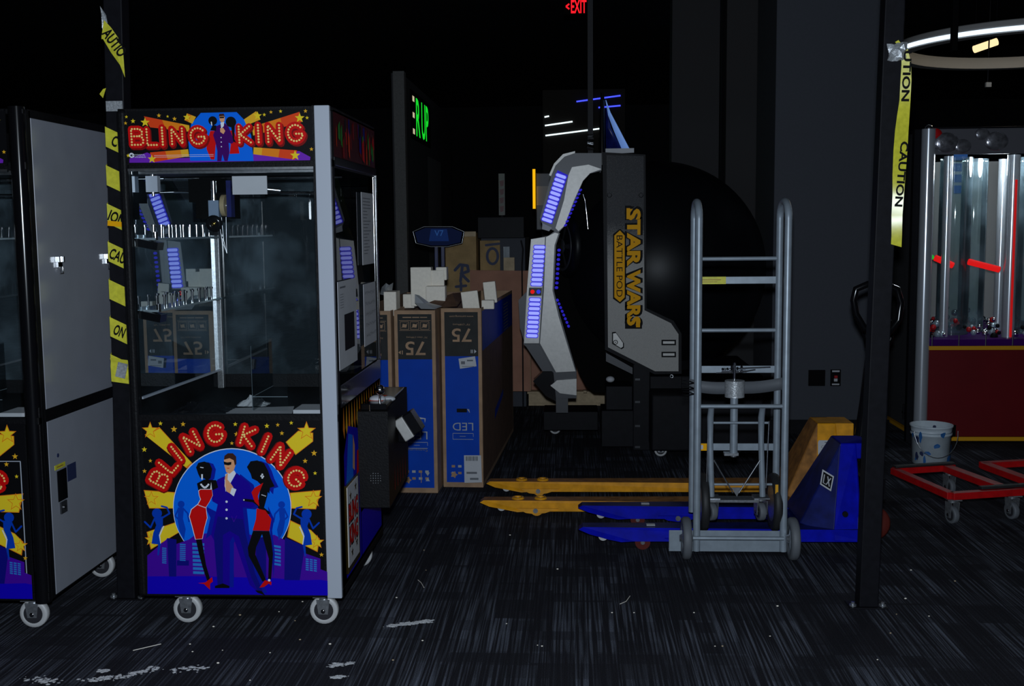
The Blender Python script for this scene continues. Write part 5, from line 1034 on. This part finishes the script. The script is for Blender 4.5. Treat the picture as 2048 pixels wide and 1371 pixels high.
m=MB(); A_=[PZ(*p,5.745) for p in ((1636,884),(1638,880),(1668,880),(1670,892),(1664,912),(1643,914),(1636,908))]; m.prism(A_,5.745,5.747,'paper'); a=Art(m,(0,5.745,0),(1,0,0),(0,0,1),(0,-1,0)); c_=PZ(1653,893,5.745); a.text('CREW',c_,.055,.014,'ink_soft'); c_=PZ(1653,884,5.745); a.line((c_[0]-.01,c_[1]),(c_[0]+.03,c_[1]),.004,'ink_soft'); m.build('maker_sticker',ye_,label='white sticker on the housing')
m=MB(); A_=[PZ(*p,5.70) for p in ((1643,916),(1658,914),(1652,926),(1646,924))]; m.prism(A_,5.69,5.692,'tape_yellow'); m.build('small_sticker',ye_)
# black tiller handles
def tiller(t,x,y,zb,pts,loop,rad=.016):
    m=MB(); m.tube(pts,[.03]+[.024]*(len(pts)-1),'black_gloss',12); m.build('tiller_arm',t)
    m=MB(); m.tube(loop,rad,'black_gloss',12); m.build('handle_loop',t)
Yh=5.30
tiller(bl,0,0,0,[P(1722,870,Yh),P(1730,800,Yh),P(1737,740,Yh),P(1745,690,Yh),P(1750,668,Yh)],[P(1750,668,Yh),P(1728,655,Yh),P(1712,628,Yh),P(1707,600,Yh),P(1712,578,Yh),P(1735,568,Yh),P(1770,568,Yh),P(1794,578,Yh),P(1802,605,Yh),P(1797,640,Yh),P(1778,664,Yh),P(1750,668,Yh)])
m=MB(); m.tube([P(1736,655,Yh-.02),P(1738,672,Yh-.02),P(1736,700,Yh-.02)],.006,'zinc',8); m.sphere(P(1736,705,Yh-.02),.010,'zinc',10,8); m.box(P(1745,640,Yh-.01),P(1757,572,Yh+.01),'black_gloss'); m.build('release_lever',bl)
Yh=5.93; b_=(1.56,5.92)
tiller(ye_,0,0,0,[(1.57,5.92,.20),(1.58,5.93,.52),(1.61,5.93,.80)],[(1.61,5.93,.80),(1.57,5.93,.86),(1.55,5.93,.95),(1.60,5.93,1.0),(1.68,5.93,.99),(1.69,5.93,.90),(1.65,5.93,.83),(1.61,5.93,.80)])
# ================================================================== WALL PLATES on the pillar
Yp=7.985
m=MB(); q=[P(1616,771,8),P(1650,739,8)]; m.box((q[0][0],Yp,q[0][2]),(q[1][0],8.0,q[1][2]),'black_gloss'); t=solo(m,'outlet_plate','square black wall plate on the grey pillar left of the small switch','wall plate',bevel=.003)
t=thing('switch_plate','narrow black switch plate with red button and white labels on the grey pillar','switch',P(1671,770,Yp))
q=[P(1660,771,8),P(1681,738,8)]; m=MB(); m.box((q[0][0],Yp,q[0][2]),(q[1][0],8.0,q[1][2]),'black_gloss'); m.build('plate',t,.002)
c_=P(1671,757,Yp); m=MB(); m.box((c_[0]-.012,Yp-.01,c_[2]-.018),(c_[0]+.012,Yp,c_[2]+.002),'paper'); m.box((c_[0]-.010,Yp-.01,c_[2]+.006),(c_[0]+.012,Yp,c_[2]+.024),'red_paint'); m.build('push_button',t)
m=MB(); m.box((q[0][0]+.01,Yp-.001,q[1][2]-.018),(q[1][0]-.01,Yp,q[1][2]-.006),'paper'); m.box((q[0][0]+.01,Yp-.001,q[0][2]+.008),(q[1][0]-.01,Yp,q[0][2]+.018),'paper'); m.build('white_label',t)
# ================================================================== RIGHT TUBE MACHINE
t=thing('bubble_tube_machine','red based arcade machine with chrome posts and tall clear tubes at the right edge','arcade machine',(3.2,8.3,0))
X0=2.40; X1=4.0; Yf=7.66; Yb=9.0; zt=2.14; zm=.672
m=MB(); m.box((X0+.03,Yf+.01,.04),(X1,Yb,zm-.03),'red_panel'); m.build('base_cabinet',t,.004)
m=MB(); m.box((X0,Yf+.06,.05),(X0+.029,Yb,zt),'wall_mid'); sp=m.build('side_panel',t,.003,label='dark grey side panel')
m=MB(); c_=(X0,8.02,.155); m.box((X0-.012,7.98,.14),(X0,8.06,.155),'chrome'); m.cyl((X0-.01,8.02,.10),(X0-.01,8.02,.21),.008,'black_metal',8); m.build('latch',sp)
m=MB(); m.box((X0-.008,7.93,.62),(X0,7.96,.64),'chrome'); m.build('door_stud',sp)
for z_,nm in ((zm-.028,'top'),(.012,'low')):
    m=MB(); m.box((X0+.03,Yf-.008,z_),(X1,Yf+.01,z_+.028),'yellow_trim'); m.build('trim_strip',t,.002)
m=MB(); m.box((X0-.005,Yf+.0,.012),(X0+.03,Yb,.035),'yellow_trim'); m.build('trim_strip',t)
m=MB(); m.box((X0+.02,Yf,zm),(X1,Yb,zm+.045),'art_suitp'); m.build('play_deck',t,.003)
for i in range(5):
    m=MB(); xx=X0+.06+i*.18; m.cyl((xx,Yf-.003,zm+.002),(xx,Yf-.003,zm+.075),.006,'chrome',8); m.build('deck_stud',t)
m=MB(); m.cyl((X0-.035+.03,Yf-.005,.0),(X0-.035+.03,Yf-.005,zt),.045,'chrome_soft',32); m.sphere((X0-.005,Yf-.005,zt),.03,'chrome',16,8); m.build('corner_column',t,label='thick polished chrome corner column')
m=MB(); m.box((X0-.09,Yf+.02,0),(X0-.03,Yf+.07,zt),'black_metal'); m.build('column_backing',t)
for xx,yy,r in ((2.60,7.86,.030),(3.02,7.80,.042),(3.14,8.3,.035),(2.58,8.7,.03),(2.85,8.7,.03)):
    m=MB(); m.cyl((xx,yy,zm+.04),(xx,yy,zt-.17),r,'chrome_soft',24); m.build('chrome_pole',t)
for xx,yy,r in ((2.72,8.05,.11),(2.92,8.25,.09),(3.3,8.1,.13)):
    m=MB(); m.cyl((xx,yy,zm+.04),(xx,yy,zt-.17),r,'tube_glass',32,caps=False); m.build('clear_tube',t)
m=MB(); m.box((3.015,7.745,zm+.05),(3.027,7.757,1.80),'exit_dim'); m.build('red_scale',t,label='glowing red vertical strip')
m=MB()
for px,py,w_,h_ in ((1888,515,36,8),(1968,523,62,9)):
    a_=P(px-w_/2,py,7.9);b_=P(px+w_/2,py+10,7.9); m.tube([a_,(b_[0],b_[1],b_[2]-.02)],.022,'red_glow',8)
m.build('red_tray',t,label='glowing red tray')
m=MB(); m.sphere(P(1863,514,7.8),.018,'dot_green',10,6); m.build('green_lamp',t)
m=MB(); m.box((X0+.03,Yb-.04,zm),(X1,Yb-.02,zt-.15),'far_white'); m.build('back_panel',t)
for i in range(4):
    q=P(1925,312+i*22,8.9); m=MB(); m.box((q[0]-.05,8.93,q[2]-.03),(q[0]+.05,8.95,q[2]+.03),'kiosk_text'); m.build('blue_window',t)
m=MB(); m.box((X0+.03,Yf,zt-.17),(X1,Yf+.012,zt),'header_grey'); m.box((X0-.03,Yf,zt),(X1,Yb,zt+.012),'black_metal'); m.build('header',t,.002)
rr=random.Random(12)
for i,(px,py,r) in enumerate(((1893,285,.085),(1925,292,.06),(1965,268,.05),(1993,282,.08),(1870,268,.05))):
    m=MB(); c_=P(px,py,Yf-.01); m.sphere((c_[0],Yf-.005,c_[2]),r,'steel_satin' if i!=4 else 'red_paint',16,10,(1,.25,.8)); m.build('header_bulge',t)
m=MB(); m.add([(X0+.04,Yf+.02,zm+.04),(X1,Yf+.02,zm+.04),(X1,Yf+.02,zt-.17),(X0+.04,Yf+.02,zt-.17)],[(0,1,2,3)],'glass'); m.build('front_glass',t)
# loose glass balls heaped on the deck
m=MB(); rr=random.Random(13)
for i in range(230): m.sphere((rr.uniform(2.48,3.6),rr.uniform(7.72,8.7),zm+.05+abs(rr.gauss(0,.05))),rr.uniform(.012,.028),rr.choice(['chrome','chrome','acrylic','red_paint','ink']),8,6)
o=solo(m,'glass_balls','heap of shiny clear and red balls lying behind the glass of the red machine','balls',kind='stuff')
m=MB(); q=P(1898,858,7.64); m.box((q[0]-.06,7.635,q[2]-.05),(q[0]+.045,7.655,q[2]+.03),'black_gloss'); solo(m,'coin_plate','small black coin plate low on the red panel behind the bucket','plate')
# ================================================================== BUCKET AND DOLLY
t=thing('paint_bucket','white plastic bucket smeared with blue paint behind the red dolly','bucket',(2.235,6.92,0))
m=MB(); m.lathe([(.001,.004),(.105,.004),(.108,.0),(.118,.19),(.118,.20),(.124,.202),(.124,.212),(.118,.214),(.125,.25),(.129,.252),(.129,.262),(.121,.262),(.112,.02),(.001,.015)],(2.235,6.92,0),(0,0,1),'bucket_white',40)
m.build('pail',t)
m=MB(); rr=random.Random(21)
for i in range(16):
    m=MB()
    an=rr.uniform(PI,2*PI); z_=rr.uniform(.03,.24); w_=rr.uniform(.12,.5); h_=rr.uniform(.01,.04); R0=0
    vs=[]
    for s_ in range(9):
        aa=2*PI*s_/9; k_=rr.uniform(.6,1.1); th=an+w_/2*k_*math.cos(aa); zz=z_+h_*k_*math.sin(aa); rr0=.1105+(.118-.108)*zz/.19; vs.append((2.235+rr0*math.cos(th)*1.03,6.92+rr0*math.sin(th)*1.03,zz))
    m.add(vs,[tuple(range(9))],'paint_blue' if i%4 else 'spray'); m.build('paint_smear',t,label='blue paint smear')
m=MB(); m.tube([(2.235-.129*math.cos(a_)*1.03,6.92-.05*math.sin(a_)-.09,.235-.16*math.sin(a_)) for a_ in [PI*i/14 for i in range(15)]],.0025,'steel',6); m.build('bail_handle',t)
m=MB(); m.tube([(2.235,6.88,.15),(2.215,6.80,.27)],.010,'spray',8); m.build('brush',t)
t=thing('furniture_dolly','low red steel frame dolly on castors at the right edge','dolly',(2.25,5.9,0))
def rail(p,q,w_=.045,h_=.035,zt=.165,name='frame_rail',mm='red_paint',pad=False):
    p=Vector((*p,0));q=Vector((*q,0)); d=(q-p).normalized(); n=Vector((-d.y,d.x,0))*w_/2
    m=MB(); vs=[p+n,p-n,q-n,q+n]; m.add([(v.x,v.y,zt-h_) for v in vs]+[(v.x,v.y,zt) for v in vs],[(0,3,2,1),(4,5,6,7),(0,1,5,4),(1,2,6,5),(2,3,7,6),(3,0,4,7)],mm); o=m.build(name,t,.003)
    if pad:
        m=MB(); n=n*.9; vs=[p+n,p-n,q-n,q+n]; m.add([(v.x,v.y,zt+.0005) for v in vs]+[(v.x,v.y,zt+.012) for v in vs],[(0,3,2,1),(4,5,6,7),(0,1,5,4),(1,2,6,5),(2,3,7,6),(3,0,4,7)],'rubber_black'); m.build('rubber_pad',t,.003)
Pa=(1.775,6.10);Pb=(1.895,5.53);Pc=(2.60,5.72);Pd=(2.48,6.30)
rail(Pa,Pb); rail(Pb,Pc,pad=False); rail(Pa,(2.13,6.20),pad=True); rail((2.08,6.19),(2.22,5.62),w_=.06); rail((2.30,6.25),(2.62,6.33)); rail((2.32,6.25),(2.44,5.68),w_=.06); rail((2.60,6.33),(2.72,5.76)); rail(Pc,(2.72,5.76)); 
rail((2.06,5.60),(2.56,5.735),w_=.035,zt=.180,h_=.014,mm='rubber_black',name='rubber_pad')
for (cx_,cy_) in ((1.91,5.555),(2.24,5.645),(2.10,6.17),(2.60,6.28),(2.62,5.76)): caster(t,cx_,cy_,0,.045,'rubber_grey',PI/2-.3,.130)
# ================================================================== RING LIGHT
point('machine_fill',(3.0,8.0,1.93),12,(.85,.95,1),.1)  # added fill light, brightens the tube machine's interior; no lamp seen there
t=thing('ring_light','large suspended round halo light glowing white near the ceiling','light',(0,0,0))
Yr=8.8; c_=P(2066,92,Yr); t.location=c_; Rr=255/FPX*Yr
m=MB(); m.lathe([(Rr,-.04),(Rr,.04),(Rr-.012,.05),(Rr-.10,.05),(Rr-.10,-.04)],c_,(0,0,1),'far_white',72); m.lathe([(Rr-.10,-.04),(Rr,-.04)],c_,(0,0,1),'far_white',72); m.build('ring_body',t)
m=MB(); m.lathe([(Rr+.001,-.03),(Rr+.008,-.03),(Rr+.008,.0),(Rr+.001,.0)],c_,(0,0,1),'ring_white',72); m.build('light_band',t)
for k_ in range(3):
    an=k_*2.1+.5; m=MB(); m.cyl((c_[0]+(Rr-.05)*math.cos(an),c_[1]+(Rr-.05)*math.sin(an),c_[2]+.05),(c_[0]+(Rr-.05)*math.cos(an),c_[1]+(Rr-.05)*math.sin(an),4.3),.004,'steel',6); m.build('hanger',t)
point('ring_glow',(c_[0],c_[1],c_[2]+.12),6,(1,.85,.6),.15)
m=MB(); m.tube([P(1948,99,11.),P(1994,83,11.)],.035,'tube_warm',10)
for p_ in (P(1950,98,11.),P(1992,84,11.)): m.cyl(p_,(p_[0],p_[1],4.295),.004,'black_metal',6)
solo(m,'fluorescent_tube','short warm tube light seen through the ring light','light')
m=MB(); q=P(1910,80,7.2); m.box((q[0]-.018,7.2,P(0,135,7.2)[2]-.1+.1),(q[0]+.018,7.236,4.3),'black_soft'); solo(m,'ceiling_conduit','thin black conduit dropping in front of the ring light','conduit')
m=MB(); q=P(1976,169,10.); m.box((q[0]-.015,10,q[2]-.02),(q[0]+.03,10.03,q[2]+.02),'far_white'); m.cyl((q[0],10.01,q[2]),(q[0],10.01,4.3),.006,'black_metal',6); solo(m,'ceiling_sensor','tiny pale box hanging in the dark under the ring light','sensor')
# ================================================================== DUST AND CRUMBS ON THE CARPET
def FL(px,py):
    d=CR@Vector(((px-1024)/FPX,-(py-685.5)/FPX,-1.0)); t_=-CH/d.z; return (d.x*t_,d.y*t_)
def dust(label,segs,n,seed,rmin=.002,rmax=.011):
    m=MB(); rr=random.Random(seed)
    for i in range(n):
        a_,b_,sp=rr.choice(segs); f_=rr.random(); px=a_[0]+(b_[0]-a_[0])*f_+rr.gauss(0,sp*1.6); py=a_[1]+(b_[1]-a_[1])*f_+rr.gauss(0,sp*.55)
        x_,y_=FL(px,py); r=rr.uniform(rmin,rmax)*(1 if rr.random()<.5 else .45); k_=rr.randint(5,7); a0=rr.random()*6
        ring=[(x_+r*rr.uniform(.5,1.5)*math.cos(a0+2*PI*j/k_),y_+r*rr.uniform(.5,1.3)*math.sin(a0+2*PI*j/k_),.0012) for j in range(k_)]
        m.add(ring+[(x_,y_,.0012+r*.25)],[(j,(j+1)%k_,k_) for j in range(k_)],'dust')
    return solo(m,'plaster_dust',label,'dust',kind='stuff')
dust('streak of white plaster dust on the carpet right of the prize machine',[((775,1252),(862,1241),2.2)],420,1)
dust('small pale dust patch at the bottom centre left of the carpet',[((662,1330),(705,1325),3),((665,1354),(690,1352),2)],120,2)
dust('wide scatter of white dust chunks at the bottom left of the carpet',[((200,1354),(255,1352),3),((255,1350),(315,1335),4),((200,1342),(215,1340),2),((60,1357),(110,1362),6),((165,1360),(230,1356),4),((330,1340),(410,1335),5)],330,3)
m=MB(); rr=random.Random(30)
sp=[(380,1288),(445,1300),(540,1305),(385,1303),(436,1326),(480,1230),(558,1223),(590,1241),(600,1279),(660,1288),(605,1203),(852,1140),(793,1195),(845,1281),(786,1320),(500,1360),(848,1100),(1115,1138),(1075,1290),(1268,1225),(1388,1225),(1540,1272),(1430,1292),(1445,1292),(1555,1212),(1793,1228),(1811,1197),(1781,1266),(1755,1319),(1822,1140),(1910,1162),(1084,1292),(1013,1247),(1858,1232),(427,1253),(690,1160),(1000,1005),(1020,1070),(1160,1010),(1224,1225)]
for px,py in sp:
    x_,y_=FL(px,py); r=rr.uniform(.0022,.0045); m.sphere((x_,y_,r*.5),r,'foam' if rr.random()<.8 else 'pine',6,4,(1.3,1,.6))
solo(m,'floor_crumbs','tiny white crumbs scattered all over the dark carpet','crumbs',kind='stuff')
for lb,pts in (('thin pale splinter on the carpet in front of the prize machine',((266,1301),(322,1288))),('curled pale thread on the carpet at bottom centre right',((1240,1208),(1252,1203),(1260,1192))),('short pale scrap on the carpet behind the coin box',((836,1160),(842,1165),(848,1175)))):
    m=MB(); m.tube([(*FL(*p),.002) for p in pts],.0014,'foam',5); solo(m,'floor_scrap',lb,'debris')
